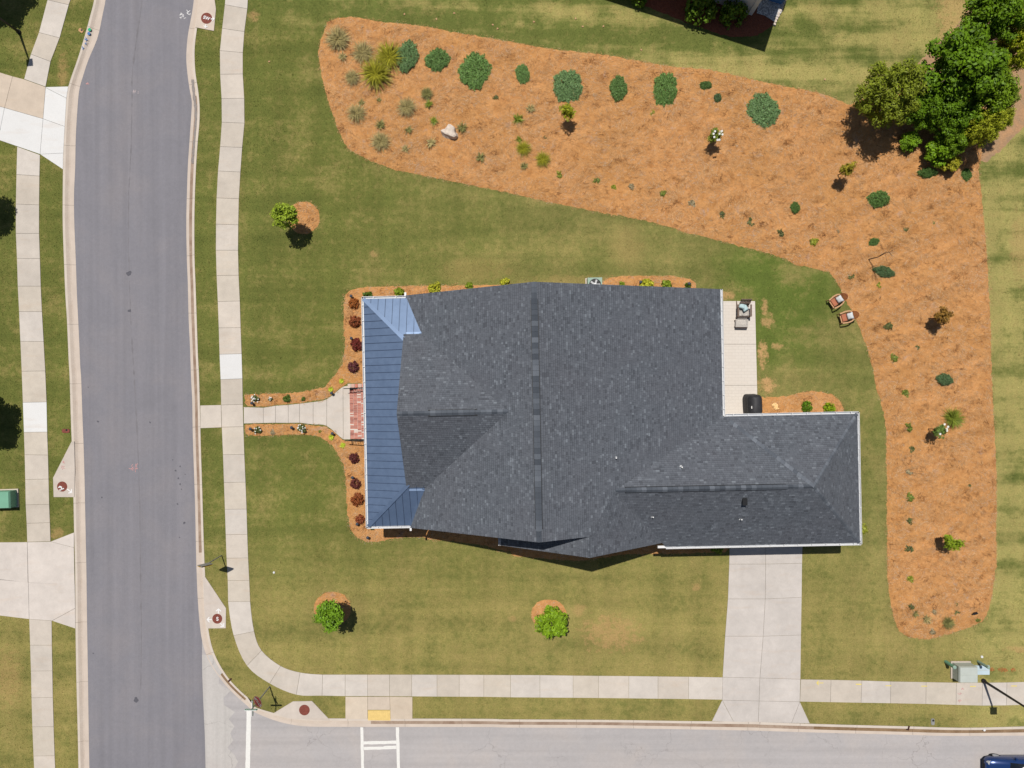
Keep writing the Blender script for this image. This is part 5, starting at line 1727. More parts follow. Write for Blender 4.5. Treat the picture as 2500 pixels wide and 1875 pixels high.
# evergreen ground-cover junipers in the long bed
JC = [rgb(98, 124, 78), rgb(98, 126, 70), rgb(92, 120, 62), rgb(100, 124, 84)]
for k, x, y, rx, ry, c, lab in (
        ('B1', 1295, 485, 88, 142, 0, "blue-green juniper mound touching the yellow-green grasses, bed's upper left"),
        ('B1', 1550, 510, 100, 100, 1, "ragged green juniper mound, second from the left along the bed's upper side"),
        ('B1', 1865, 605, 128, 160, 2, "largest dense green juniper mound, third from the left along the bed's upper side"),
        ('C1', 125, 630, 56, 90, 1, "narrow upright-oval juniper mound, fourth from the left along the bed's upper side"),
        ('C1', 505, 735, 118, 148, 0, "large blue-green juniper mound directly above the yellow-green sapling"),
        ('C1', 930, 750, 78, 100, 1, "medium juniper mound between the sapling's juniper and the tall oval one"),
        ('C1', 1325, 760, 96, 152, 2, "tall oval juniper mound up the slope from the white rose bush"),
        ('C1', 1665, 725, 58, 34, 1, "small tilted juniper sprig up the slope right of the tall oval juniper"),
        ('C1', 1765, 832, 36, 36, 3, "tiny round juniper plant above the white rose bush"),
        ('C1', 2150, 935, 140, 140, 0, "broad juniper mound between the rose bush and the big cedar"),
        ('D1', 1385, 1465, 82, 46, 2, "flat green juniper just below the big trees' lowest branches"),
        ('D1', 1722, 1475, 46, 52, 2, "bright green juniper at the bed edge under the right-hand trees"),
        ('D2', 975, 95, 90, 74, 2, "round green juniper mound left of the right bed edge, below the trees"),
        ('D2', 275, 165, 44, 46, 2, "compact green juniper right of the stake-like sapling's shadow"),
        ('D2', 942, 455, 48, 36, 1, "small juniper above the bare leafless sapling"),
        ('D2', 1020, 705, 100, 44, 3, "spreading blue juniper at the foot of the bare leafless sapling"),
        ('D2', 1530, 1612, 76, 46, 3, "blue-green juniper alone near the right bed edge, below the bronze shrub")):
    p = SP(k, x, y)
    single("juniper", lab, "juniper", p, (um(rx) * 1.06, um(ry) * 1.06, 0.75 if rx > 60 else .5), JC[c], 'juniper', "junipers in the long pine straw bed", rz=pv.uniform(-.2, .2))
# ornamental grasses
GC_ = {'g': rgb(150, 138, 92), 'y': rgb(136, 132, 40), 'd': rgb(122, 118, 70), 'b': rgb(112, 122, 44)}
for k, x, y, r, c, lab in (
        ('B1', 715, 345, 98, 'g', "large grey-green grass clump in the bed's top left corner"),
        ('B1', 925, 455, 92, 'g', "grey-green grass clump right of the corner clump"),
        ('B1', 1145, 495, 115, 'y', "yellow-green grass clump touching the first juniper"),
        ('B1', 1035, 640, 125, 'y', "largest yellow-green grass clump, lower of the touching pair"),
        ('B1', 835, 665, 62, 'g', "grey grass clump left of the largest yellow-green clump"),
        ('B1', 755, 490, 38, 'g', "small grey grass tuft just below the corner clump"),
        ('B1', 872, 965, 78, 'g', "grey-green grass clump in the second row, nearest the bed's left edge"),
        ('B1', 910, 868, 30, 'd', "small tuft touching the top of the second-row left clump"),
        ('B1', 1075, 1205, 78, 'g', "grey-green grass clump lowest near the bed's left edge"),
        ('B1', 1070, 1062, 45, 'd', "dark green tuft just above the lowest left clump"),
        ('B1', 1295, 915, 76, 'g', "upright grey grass clump below the ragged juniper"),
        ('B1', 1462, 800, 52, 'd', "half-dead brown grass clump below the ragged juniper"),
        ('B1', 1480, 885, 36, 'b', "bright green tuft at the foot of the half-dead clump"),
        ('B1', 1520, 1025, 36, 'b', "bright green tuft above left of the white boulder"),
        ('B1', 1305, 1102, 36, 'd', "small tuft between the upright grey clump and the lowest row"),
        ('B1', 1495, 1212, 46, 'g', "grey tuft left below the white boulder"),
        ('B1', 1282, 1265, 36, 'g', "small grey tuft in the lowest row, left of the boulder tuft"),
        ('B1', 1758, 1085, 48, 'd', "upright grass tuft right beside the white boulder"),
        ('B1', 1910, 1335, 42, 'd', "olive tuft low in the bed, right of the white boulder"),
        ('B1', 1056, 850, 24, 'd', "tiny tuft below the largest yellow-green clump"),
        ('C1', 190, 925, 40, 'g', "thin pale tuft below the narrow oval juniper"),
        ('C1', 85, 1008, 46, 'b', "low bright green tuft left of the thin pale tuft"),
        ('C1', 92, 1182, 32, 'b', "small green tuft topping the pair above the long-bladed clump"),
        ('C1', 132, 1265, 62, 'y', "long-bladed yellow-green clump in the bed's middle"),
        ('C1', 135, 1408, 36, 'd', "dark tuft right below the long-bladed clump"),
        ('C1', 295, 1352, 62, 'y', "spiky yellow-green clump right of the long-bladed clump"),
        ('D3', 1600, 355, 82, 'b', "tall green grass clump behind the lower rose bush, right bed"),
        ('D4', 1380, 398, 40, 'g', "grey tuft near the bottom end of the long bed, middle of three"),
        ('D4', 1560, 430, 52, 'd', "dark grey tuft near the bottom end of the long bed, rightmost of three"),
        ('D4', 1290, 352, 32, 'd', "olive tuft near the bottom end of the long bed, leftmost of three")):
    single("ornamental_grass", lab, "grass clump", SP(k, x, y), (um(r) * 1.4, um(r) * 1.4, um(r) * 1.25), GC_[c], 'tuft' if r > 50 else 'wisp', "ornamental grasses in the long bed")
# seedlings along the inner edge and scattered
SG = {'g': rgb(98, 108, 44), 'y': rgb(118, 122, 40), 'x': rgb(132, 120, 92), 'd': rgb(84, 88, 50)}
for k, x, y, r, c, lab in (
        ('B1', 2040, 822, 30, 'd', "tiny dark plant right of the largest juniper mound"),
        ('C1', 435, 1470, 38, 'y', "round green seedling below the spiky grass clump, first of the inner-edge row"),
        ('C1', 740, 1522, 38, 'g', "green seedling second from the left in the inner-edge row"),
        ('C1', 890, 1582, 26, 'y', "small bright seedling third from the left in the inner-edge row"),
        ('C1', 1035, 1580, 32, 'x', "greyish seedling fourth from the left in the inner-edge row"),
        ('C1', 1310, 1640, 34, 'g', "green seedling fifth from the left in the inner-edge row"),
        ('C1', 1215, 945, 26, 'y', "tiny yellow-green plant left below the tall oval juniper"),
        ('C1', 315, 1157, 17, 'd', "tiny dark plant left of the sapling's shadow"),
        ('C2', 1548, 128, 38, 'x', "dead grey seedling in the inner-edge row, between two green ones"),
        ('C2', 1800, 232, 36, 'd', "dark green seedling in the inner-edge row, right of the dead grey one"),
        ('C2', 2050, 286, 36, 'd', "sparse seedling in the inner-edge row above the greenest lawn"),
        ('D2', 155, 372, 38, 'd', "two-headed seedling in the inner-edge row above the patio corner"),
        ('D2', 440, 460, 44, 'y', "yellow-green seedling in the inner-edge row where the bed turns"),
        ('D2', 640, 362, 20, 'x', "tiny grey plant up the slope from the turning seedling"),
        ('D2', 1215, 352, 28, 'd', "faint green weed right of the small juniper"),
        ('D2', 1452, 292, 17, 'g', "tiny green weed near the right bed edge, below the round juniper"),
        ('D2', 745, 737, 33, 'd', "small seedling left of the bare sapling, above the lawn chairs"),
        ('D2', 980, 818, 23, 'y', "small yellow-green weed below the spreading blue juniper"),
        ('D2', 1060, 1157, 44, 'd', "olive seedling right of the lower lawn chair"),
        ('D2', 1120, 1427, 44, 'g', "green seedling in the right bed, second below the lawn chairs"),
        ('D2', 1305, 1347, 21, 'd', "faint weed right of the second seedling below the chairs"),
        ('D3', 1205, 137, 40, 'g', "green seedling in the right bed, level with the clipped boxwoods"),
        ('D3', 1232, 417, 42, 'g', "green seedling left of the lower rose bush"),
        ('D3', 1255, 607, 32, 'd', "dull seedling below the lower rose bush"),
        ('D3', 1245, 792, 34, 'x', "dead brown seedling in the right bed's inner row"),
        ('D3', 1250, 1012, 44, 'g', "largest green seedling in the right bed, just below the dead brown one"),
        ('D3', 1237, 1217, 34, 'd', "small seedling between the largest seedling and the grey straw patch"),
        ('D3', 1240, 1447, 46, 'd', "spiky seedling on a grey straw patch left of the lower sapling"),
        ('D4', 1248, 62, 36, 'y', "seedling with yellow centre low in the right bed"),
        ('D4', 1243, 282, 30, 'd', "small seedling above the three tufts at the bed's bottom end"),
        ('D4', 1445, 342, 27, 'x', "withered seedling above the middle bottom tuft"),
        ('D4', 1435, 502, 32, 'x', "withered brown seedling lowest in the long bed"),
        ('D4', 1640, 277, 17, 'd', "tiny dark weed above the dark grey bottom tuft"),
        ('D4', 1645, 352, 24, 'd', "faint weed right of the dark grey bottom tuft"),
        ('D4', 1825, 415, 26, 'g', "green weed at the lower right bed edge by the dark spotlight"),
        ('D3', 1740, 917, 22, 'd', "weed pair in the middle of the right bed"),
        ('D3', 865, 1285, 50, 'y', "bright lime weed in the grass against the garage's end wall"),
        ('B3', 558, 462, 17, 'g', "tiny green plant beside the front walk, right of the white rose"),
        ('B3', 162, 470, 27, 'x', "dried pale plant beside the front walk, left of the path light")):
    single("seedling", lab, "plant", SP(k, x, y), (um(r) * 1.1, um(r) * 1.1, um(r) * .8), SG[c], 'seedling', "small plants in the straw beds")

# front foundation shrubs
BU = [rgb(142, 84, 40), rgb(126, 70, 44), rgb(108, 48, 42), rgb(92, 52, 54), rgb(92, 48, 46), rgb(100, 54, 48), rgb(132, 74, 42), rgb(130, 70, 44)]
for i, (k, x, y, r, lab) in enumerate((
        ('B2', 838, 968, 52, "burnt-orange shrub first from the top in the row before the porch"),
        ('B2', 845, 1122, 58, "copper-red shrub second from the top in the row before the porch"),
        ('B2', 860, 1316, 60, "dark red shrub third from the top in the row before the porch"),
        ('B2', 832, 1506, 55, "darkest purple shrub nearest above the brick steps"),
        ('B3', 842, 690, 50, "dark burgundy shrub nearest below the brick steps"),
        ('B3', 852, 905, 52, "purple-brown shrub beside a path light, second below the brick steps"),
        ('B3', 867, 1042, 62, "large copper shrub third below the brick steps"),
        ('B3', 888, 1208, 46, "small thin red shrub last in the row at the porch's lower corner"))):
    p = SP(k, x, y, .35)
    shrub("burgundy_shrub", lab, "shrub", p, um(r) * 1.02, um(r) * 1.3, BU[i], 'burgundy', "burgundy shrubs along the porch")
for k, x, y, r, lab in (('B2', 742, 1625, 27, "lime hosta at the bed tip above the brick steps"), ('B3', 652, 105, 28, "lime hosta beside the path light above the front walk"),
                        ('B3', 656, 507, 30, "lime hosta beside the path light below the front walk"), ('B3', 752, 578, 28, "lime hosta just below the lower step railing")):
    single("hosta", lab, "hosta", SP(k, x, y), (um(r) * 1.15, um(r) * 1.15, um(r)), rgb(160, 172, 50), 'lime', "lime hostas by the front walk")
for k, x, y, r, n, lab in (('B3', 20, 182, 40, 16, "white flowering rose bush at the sidewalk end of the front walk, upper side"), ('B3', 143, 188, 24, 5, "small white flowering rose second from the sidewalk, upper side of front walk"),
                           ('B3', 413, 437, 48, 15, "large white flowering rose bush on the lower side of the front walk"), ('B3', 40, 450, 38, 7, "rose bush with few blooms nearest the sidewalk, lower side of front walk")):
    shrub("rose_bush", lab, "rose bush", SP(k, x, y), um(r), um(r) * 1.1, rgb(84, 92, 50), 'shrub', "roses along the front walk", flowers=n)
for k, x, y, r, lab in (('B3', 280, 183, 40, "green leafy shrub third from the sidewalk, upper side of front walk"), ('B3', 418, 187, 24, "small dark green shrub fourth from the sidewalk, upper side of front walk")):
    shrub("walk_shrub", lab, "shrub", SP(k, x, y), um(r), um(r) * 1.0, rgb(76, 94, 36), 'shrub', "green shrubs along the front walk")
for k, x, y, r, c, lab in (('B2', 955, 908, 52, 0, "dark green shrub at the porch's upper corner"), ('B2', 1222, 885, 62, 1, "spiky green shrub against the porch's upper gutter end"),
                           ('B2', 1520, 840, 66, 2, "yellow-green shrub on the wall right of the porch, fullest of the upper side"), ('B2', 1820, 822, 46, 1, "small green shrub right of the fullest yellow-green one"),
                           ('B2', 2125, 800, 60, 2, "yellow-green shrub half under the eave near the roof peak"),
                           ('C2', 970, 822, 46, 1, "green shrub right of the air conditioner"), ('C2', 1185, 822, 80, 2, "wide yellow-green shrub under the rear eave by the first path light"),
                           ('C2', 1340, 824, 66, 1, "green shrub under the rear eave between its two neighbours"), ('C2', 1520, 826, 42, 0, "dark green shrub by the second rear path light"),
                           ('C3', 1775, 1445, 62, 1, "green shrub against the garage front left of the driveway"), ('B3', 985, 1262, 40, 0, "dark shrub under the porch's lower corner gutter")):
    p = SP(k, x, y, .4)
    shrub("foundation_shrub", lab, "shrub", p, um(r) * 1.0, um(r) * 1.35, (rgb(70, 92, 28), rgb(108, 124, 34), rgb(150, 150, 44))[c], 'shrub', "foundation shrubs along the walls")
for k, x, y, r, c, lab in (('D3', 388, 254, 54, rgb(84, 116, 24), "dark clipped boxwood ball left of its pair behind the garage"), ('D3', 577, 262, 55, rgb(124, 148, 26), "lighter clipped boxwood ball right of its pair behind the garage")):
    shrub("boxwood", lab, "boxwood", SP(k, x, y, .3), um(r), um(r) * 1.5, c, 'round', "clipped boxwood balls")
shrub("dead_shrub", "straw-coloured dead shrub beside the covered grill", "shrub", SP('D3', 107, 249), um(36), um(36) * .9, rgb(226, 192, 138), 'shrub')

# saplings and trees: trunk, limbs and crown
def limbs(mb, base, top, r, crown, cr, seed, n=6):
    q = random.Random(seed)
    b = Vector(base); t_ = Vector(top)
    mid = b.lerp(t_, .5) + Vector((q.uniform(-.05, .05), q.uniform(-.05, .05), 0))
    mb.tube([b, mid, t_], [r, r * .75, r * .4], 7)
    for i in range(n):
        s = b.lerp(t_, q.uniform(.35, .9))
        a = q.uniform(0, 6.28); e = Vector(crown) + Vector((math.cos(a) * cr[0] * .7, math.sin(a) * cr[1] * .7, q.uniform(-.3, .5) * cr[2]))
        mb.tube([s, s.lerp(e, .5) + Vector((0, 0, .06)), e], [r * .45, r * .3, r * .12], 5)
def tree(name, label, cat, crown_px, zc, radii, c, proto, base_off=(0, 0), trunk=0.05, group=None, seed=1, crown_name="crown", tilt=0, flowers=0):
    X, Y = plan(*crown_px, zc)
    bx, by = X + base_off[0], Y + base_off[1]
    z0 = bed_z(bx, by)
    o = thing(name, label, cat, (bx, by, z0), 0, group)
    cx, cy = X - bx, Y - by
    mb = MB(); limbs(mb, (0, 0, -.05), (cx, cy, zc + radii[2] * .3), trunk, (cx, cy, zc), radii, seed)
    mb.obj("trunk", 'bark', o)
    co = place(PROTO[proto][seed % len(PROTO[proto])], crown_name, o, (cx, cy, zc - z0), seed * 1.7, radii, c)
    if flowers:
        mb = MB(); q = random.Random(seed)
        for i in range(flowers):
            a = q.uniform(0, 6.28); rr = math.sqrt(q.random()) * .8
            fx, fy = cx + radii[0] * rr * math.cos(a), cy + radii[1] * rr * math.sin(a); fz = zc - z0 + radii[2] * .8
            for k in range(6):
                t0 = a + k * 1.047; s = .06
                mb.face([(fx, fy, fz), (fx + s * math.cos(t0 - .5), fy + s * math.sin(t0 - .5), fz + .03), (fx + s * 1.4 * math.cos(t0), fy + s * 1.4 * math.sin(t0), fz + .02), (fx + s * math.cos(t0 + .5), fy + s * math.sin(t0 + .5), fz + .03)])
        mb.obj("blossom", M['petal'], o)
    return o
tree("young_tree", "young yellow-green tree beside its round straw ring on the upper left lawn", "tree", (695, 527), 2.3, (.85, 1.0, .95), rgb(126, 144, 42), 'tree', (0.1, 0), .05, "young lawn trees", 1)
tree("young_tree", "young bright green tree over its straw ring near the street corner", "tree", (805, 1505), 2.4, (1.12, 1.1, 1.0), rgb(96, 128, 30), 'tree', (0, 0), .06, "young lawn trees", 2)
tree("young_tree", "young bright green tree over its straw ring below the house, left of the driveway", "tree", (1347, 1522), 1.9, (1.15, 1.15, 1.0), rgb(106, 134, 26), 'tree', (0, 0), .06, "young lawn trees", 4)
tree("sapling", "yellow-green sapling below the large juniper in the long bed", "sapling", tile_px('C1', 505, 935), 1.35, (.62, .66, .6), rgb(128, 132, 30), 'sapling', (0, 0), .03, None, 4)
tree("rose_tree", "tall rose bush with white blooms in the upper long bed", "rose bush", tile_px('C1', 1755, 1135), 1.25, (.48, .66, .55), rgb(104, 118, 40), 'sapling', (0, 0), .03, None, 5, flowers=9)
tree("sapling", "feathery olive sapling with long shadow below the big cedar", "sapling", tile_px('D1', 735, 1420), 1.6, (.72, .55, .7), rgb(128, 118, 36), 'sapling', (0, 0), .035, None, 6)
tree("bronze_shrub", "bronze-leaved small tree near the right edge of the long bed", "tree", tile_px('D2', 1520, 1082), 1.5, (.75, .72, .65), rgb(122, 92, 40), 'sapling', (0, 0), .04, None, 7)
tree("rose_tree", "dark rose bush with one white bloom in front of the green grass clump", "rose bush", tile_px('D3', 1500, 450), 1.3, (.62, .52, .5), rgb(92, 112, 52), 'sapling', (0, 0), .03, None, 8, flowers=5)
tree("sapling", "bright green sapling lowest in the right bed with dark shadow", "sapling", tile_px('D3', 1612, 1392), 1.4, (.8, .62, .6), rgb(112, 130, 28), 'sapling', (0, 0), .035, None, 9)
# bare leafless sapling
b = plan(2120, 633.6)
o = thing("bare_sapling", "thin leafless sapling standing over the spreading blue juniper", "sapling", (b[0], b[1], bed_z(*b)))
mb = MB(); q = random.Random(4)
mb.tube([(0, 0, -.05), (.05, -.04, 1.2), (-.02, .03, 2.2), (.04, .02, 2.95)], [.035, .028, .02, .008], 6)
mb.obj("trunk", 'bark', o)
for i in range(9):
    z = q.uniform(1.2, 2.7); a = q.uniform(0, 6.28); L = q.uniform(.3, .7)
    mb = MB(); mb.tube([(0, 0, z), (math.cos(a) * L * .5, math.sin(a) * L * .5, z + .15), (math.cos(a) * L, math.sin(a) * L, z + .35)], [.012, .009, .004], 4)
    mb.obj("branch", 'bark', o)
# wood in the upper right corner
GT = "trees in the upper right corner"
tree("cedar_tree", "dark olive cedar leftmost of the trees in the upper right", "tree", (2172, 230), 3.0, (2.25, 2.25, 2.3), rgb(108, 118, 32), 'cedar', (0, 0), .14, GT, 11)
tree("broadleaf_tree", "largest bright green tree in the middle of the upper right trees", "tree", (2350, 165), 3.6, (2.75, 2.6, 2.3), rgb(80, 108, 16), 'big', (0, 0), .16, GT, 12)
tree("broadleaf_tree", "bright green tree right of the largest one, touching its crown", "tree", (2410, 232), 3.0, (1.7, 1.9, 1.8), rgb(90, 114, 18), 'big', (0, 0), .12, GT, 13)
tree("broadleaf_tree", "shaded green tree between the cedar and the largest tree, upper right", "tree", (2262, 262), 1.9, (1.5, 1.6, 1.4), rgb(80, 108, 18), 'big', (0, 0), .1, GT, 25)
tree("broadleaf_tree", "leafy green tree just above the lowest bush, upper right trees", "tree", (2330, 335), 1.6, (1.3, 1.2, 1.2), rgb(90, 116, 22), 'big', (0, 0), .1, GT, 26)
tree("broadleaf_tree", "green understorey tree below the largest one in the upper right trees", "tree", (2318, 278), 2.2, (1.7, 1.5, 1.6), rgb(80, 108, 18), 'big', (0, 0), .1, GT, 14)
tree("pine_tree", "feathery yellow-green pine right of the cedar's shadow, lowest of the tall trees", "tree", (2395, 315), 2.4, (1.35, 1.2, 1.9), rgb(140, 146, 36), 'cedar', (0, 0), .09, GT, 15)
tree("pine_tree", "small leaning pine at the right end of the upper right trees", "tree", (2440, 292), 1.8, (.85, .8, 1.3), rgb(140, 148, 40), 'cedar', (0, 0), .07, GT, 16)
tree("broadleaf_shrub", "leafy green bush at the lowest point of the upper right trees", "shrub", (2292, 372), 1.0, (1.15, 1.0, .95), rgb(98, 128, 22), 'tree', (0, 0), .05, GT, 17)
tree("broadleaf_shrub", "small green bush between the cedar's shadow and the lowest bush", "shrub", (2222, 345), .7, (.75, .7, .65), rgb(96, 126, 22), 'tree', (0, 0), .04, GT, 19)
tree("broadleaf_shrub", "yellowing bush tip right of the lowest bush under the pine", "shrub", (2322, 398), .7, (.7, .75, .6), rgb(142, 138, 36), 'tree', (0, 0), .04, GT, 20)
tree("broadleaf_tree", "tree cut by the picture's top edge, left of the corner tree", "tree", (2430, 40), 3.4, (1.9, 2.0, 2.0), rgb(84, 112, 18), 'big', (0, 0), .13, GT, 21)
tree("pine_tree", "olive pine in the very top right corner", "tree", (2490, 45), 3.0, (1.5, 1.7, 2.0), rgb(134, 142, 34), 'cedar', (0, 0), .1, GT, 22)
tree("pine_tree", "yellow-green pine on the right picture edge below the corner tree", "tree", (2478, 128), 2.4, (1.35, 1.3, 1.7), rgb(138, 146, 30), 'cedar', (0, 0), .09, GT, 23)
tree("broadleaf_shrub", "small olive bush right of the largest tree on the bare ground", "shrub", (2462, 240), .8, (.7, .75, .7), rgb(108, 116, 48), 'tree', (0, 0), .03, GT, 24)
# trees outside the left edge whose shade falls on the turf
OW = "street trees west of the picture"
for i, (sx_, sy_, R_) in enumerate(((-8, 525, 1.5), (-6, 1040, 1.9), (18, -2, 2.1))):
    z = 3.2
    X, Y = plan(sx_, sy_)
    X -= .128 * z; Y += .37 * z
    gx_, gy_ = 1250 + X * PX_PER_M * HC / (HC - z), 937.5 - Y * PX_PER_M * HC / (HC - z)
    tree("street_tree", ("dark street tree at the left edge level with the young lawn tree", "dark street tree at the left edge above the green utility box", "dark street tree over the top left corner")[i], "tree", (gx_, gy_), z, (R_, R_, 1.5), rgb(58, 76, 30), 'big', (0, 0), .11, OW, 30 + i)
# clipped bushes by the neighbouring house
for k, x, y, r, lab in (('C1', 1640, 70, 150, "big dark bush in the neighbouring house's shade with one sunlit tip"), ('C1', 1915, 85, 125, "rounded dark bush beside the neighbouring house's corner"), ('C1', 1120, -30, 70, "dark bush cut by the top edge in the neighbouring house's shade")):
    p = SP(k, x, y, .8)
    shrub("neighbour_bush", lab, "shrub", p, um(r) * 1.0, um(r) * 1.7, rgb(84, 108, 30), 'round', "bushes by the neighbouring house")
# ------------------------------------------------------------------ neighbouring house at the top edge
NA = -math.radians(18.0)
nc = plan(1835, 36)
nh = thing("neighbouring_house", "white neighbouring house at the top edge casting a long dark shadow on the lawn", "house", (nc[0], nc[1], 0), NA)
mb = MB(); mb.box((-7.5, 5.0, 2.1), (15.0, 10.0, 4.2)); mb.obj("wall", 'stucco_shade', nh)
mb = MB()
E = 4.45; o_ = 0.55
c4 = [(-15 - o_, -o_ - .15), (o_, -o_ - .15), (o_, 10 + o_), (-15 - o_, 10 + o_)]
rg = [(-9.5, 4.9), (-5.5, 4.9)]; rz_ = E + 3.2
mb.face([(*c4[0], E), (*c4[1], E), (*rg[1], rz_), (*rg[0], rz_)]); mb.face([(*c4[1], E), (*c4[2], E), (*rg[1], rz_)])
mb.face([(*c4[2], E), (*c4[3], E), (*rg[0], rz_), (*rg[1], rz_)]); mb.face([(*c4[3], E), (*c4[0], E), (*rg[0], rz_)])
mb.face([(*c4[3], E - .2), (*c4[2], E - .2), (*c4[1], E - .2), (*c4[0], E - .2)])
for i in range(4):
    a, b = c4[i], c4[(i + 1) % 4]
    mb.face([(*a, E - .2), (*b, E - .2), (*b, E), (*a, E)])
mb.obj("roof", 'roof_deck', nh)
for u in (-2.2, -6.5, -11.0):
    mb = MB(); mb.box((u, -.02, 2.0), (1.1, 0.08, 1.6)); w = mb.obj("window", 'glass_dark', nh)
    mb = MB(); mb.box((u, -.04, 2.86), (1.3, 0.12, 0.1)); mb.box((u, -.04, 1.14), (1.3, 0.12, 0.1)); mb.box((u - .6, -.04, 2.0), (0.1, 0.12, 1.6)); mb.box((u + .6, -.04, 2.0), (0.1, 0.12, 1.6)); mb.obj("frame", 'white_trim', w)
mb = MB(); mb.box((-0.12, -.03, 2.1), (0.28, 0.1, 4.2)); mb.obj("corner_board", 'white_trim', nh)
# blue bin on the gravel
p = plan(1893, -2)
bn = thing("waste_bin", "blue wheeled waste bin on white gravel at the top edge", "bin", (p[0], p[1], .1), NA)
mb = MB(); mb.box((0, 0, .45), (0.9, 0.55, 0.9), taper=1.12); mb.obj("body", 'bin_blue' if 'bin_blue' in M else 'paint_blue', bn)
mb = MB(); mb.box((0, 0.02, .95), (1.04, 0.68, 0.09), taper=.92); mb.obj("lid", 'paint_blue', bn)
# pale edging stones round the gravel
rq = random.Random(9)
es = [plan(1890 + i * 2.9 + rq.uniform(-1, 1), 60 - i * 6.6) for i in range(11)]
stone = []
for s in range(3):
    q = random.Random(40 + s); mb = MB()
    pts = [(math.cos(a) * .14 * q.uniform(.8, 1.2), math.sin(a) * .1 * q.uniform(.8, 1.2)) for a in np.linspace(0, 6.28, 8, endpoint=False)]
    mb.face([(x * .7, y * .7, .13) for x, y in pts])
    for i in range(8):
        j = (i + 1) % 8
        mb.face([(*pts[i], 0), (*pts[j], 0), (pts[j][0] * .7, pts[j][1] * .7, .13), (pts[i][0] * .7, pts[i][1] * .7, .13)])
    stone.append(mb.mesh("edging_stone", 'rock'))
for i, p in enumerate(es):
    tag(place(stone[i % 3], "edging_stone", None, (p[0], p[1], -.01), rq.uniform(0, 6)), "pale edging stone in the line between gravel and lawn, top edge", "stone", "edging stones by the gravel")

# ------------------------------------------------------------------ boulder in the bed
p = SP('B1', 1650, 1125)
q = random.Random(14)
import bmesh
bm = bmesh.new(); bmesh.ops.create_icosphere(bm, subdivisions=3, radius=1.0)
for v in bm.verts:
    n = v.co.normalized()
    f = 1 + .16 * math.sin(3 * n.x + 2 * n.y) + .12 * math.sin(5 * n.y + 4 * n.z + 1) + .07 * math.sin(9 * n.x + 7 * n.z)
    v.co = n * f
    v.co.x *= .56; v.co.y *= .43; v.co.z = max(-.1, v.co.z) * .62
    if v.co.z > .40: v.co.z = .40 + (v.co.z - .40) * .3
me = bpy.data.meshes.new("boulder"); bm.to_mesh(me); bm.free()
me.materials.append(M['rock'])
tag(place(me, "boulder", None, (p[0], p[1], bed_z(*p)), -.35), "pale angular boulder among the grasses in the long bed", "boulder")

# ------------------------------------------------------------------ path lights
def path_light(k, x, y, label):
    p = SP(k, x, y, .35)
    o = thing("path_light", label, "path light", (p[0], p[1], bed_z(*p)), 0, "path lights in the straw beds")
    mb = MB(); mb.lathe([(.014, -.05), (.014, .34)], 8); mb.obj("stake", 'iron', o)
    mb = MB(); mb.lathe([(.10, .31), (.105, .33), (.075, .39), (.02, .42)], 14); mb.obj("shade", 'lamp_bronze', o)
flat('lamp_bronze', 74, 80, 92, rough=0.45)
for k, x, y, lab in (('B2', 820, 908, "path light at the bed's top corner before the porch"), ('B2', 822, 1265, "path light between the second and third red shrubs"),
                     ('B3', 655, 137, "path light beside the hosta above the front walk"), ('B3', 661, 478, "path light beside the hosta below the front walk"), ('B3', 316, 428, "path light left of the large white rose"),
                     ('B3', 832, 850, "path light beside the purple-brown shrub"), ('B3', 871, 1243, "path light at the last small red shrub"), ('B3', 960, 1357, "path light in the bed's lower round end"),
                     ('A3', 2124, 222, "path light at the first white rose by the sidewalk"), ('A3', 2112, 440, "path light nearest the sidewalk below the front walk"),
                     ('C2', 1120, 790, "path light in the middle of the rear bed"), ('C2', 1530, 803, "path light at the right end of the rear bed")):
    path_light(k, x, y, lab)

# ------------------------------------------------------------------ street lamps and signs
def lamp(label, base, h, head, rz):
    p = plan(*base)
    o = thing("street_lamp", label, "street lamp", (p[0], p[1], -.01), rz, "tall black street lamps")
    mb = MB(); mb.tube([(0, 0, 0), (0, 0, h * .5), (0, 0, h)], [.085, .07, .05], 10); mb.obj("pole", 'pole_black', o)
    mb = MB(); mb.lathe([(.15, 0), (.15, .12), (.10, .18), (.09, .3)], 12); mb.obj("base", 'pole_black', o)
    mb = MB(); mb.box((0, 0, h + .06), (head, head, .16), taper=.9); mb.obj("head", 'pole_black', o)
    mb = MB(); mb.box((0, 0, h - .03), (head * .8, head * .8, .02)); mb.obj("lens", 'white_trim', o)
lamp("tall black street lamp leaning out of the bottom right edge beside the utility boxes", tile_px('D4', 1868, 922), 5.45, .46, 0)
lamp("tall black street lamp leaning out of the top left corner", tile_px('A1', 162, 272), 5.5, .46, .1)
# diamond warning sign, seen almost edge-on from above
p = plan(541, 1356)
ds = thing("warning_sign", "grey-backed diamond sign on a thin post beside the storm drain with diamond shadow", "sign", (p[0], p[1], -.01), 0.08)
mb = MB(); mb.bar((0, 0, 0), (0, 0, 3.1), .055); mb.obj("post", 'galvanised', ds)
mb = MB(); r_ = .535; zc_ = 2.55
for yy, rev in ((.03, False), (.036, True)):
    pts = [(-r_, yy, zc_), (0, yy, zc_ - r_), (r_, yy, zc_), (0, yy, zc_ + r_)]
    mb.face(pts if not rev else pts[::-1], 0)
mb.obj("plate", 'galvanised', ds)
mb = MB(); pts = [(-r_ * .98, -.034, zc_), (0, -.034, zc_ - r_ * .98), (r_ * .98, -.034, zc_), (0, -.034, zc_ + r_ * .98)]; mb.face(pts); mb.obj("face", 'sign_yellow', ds)
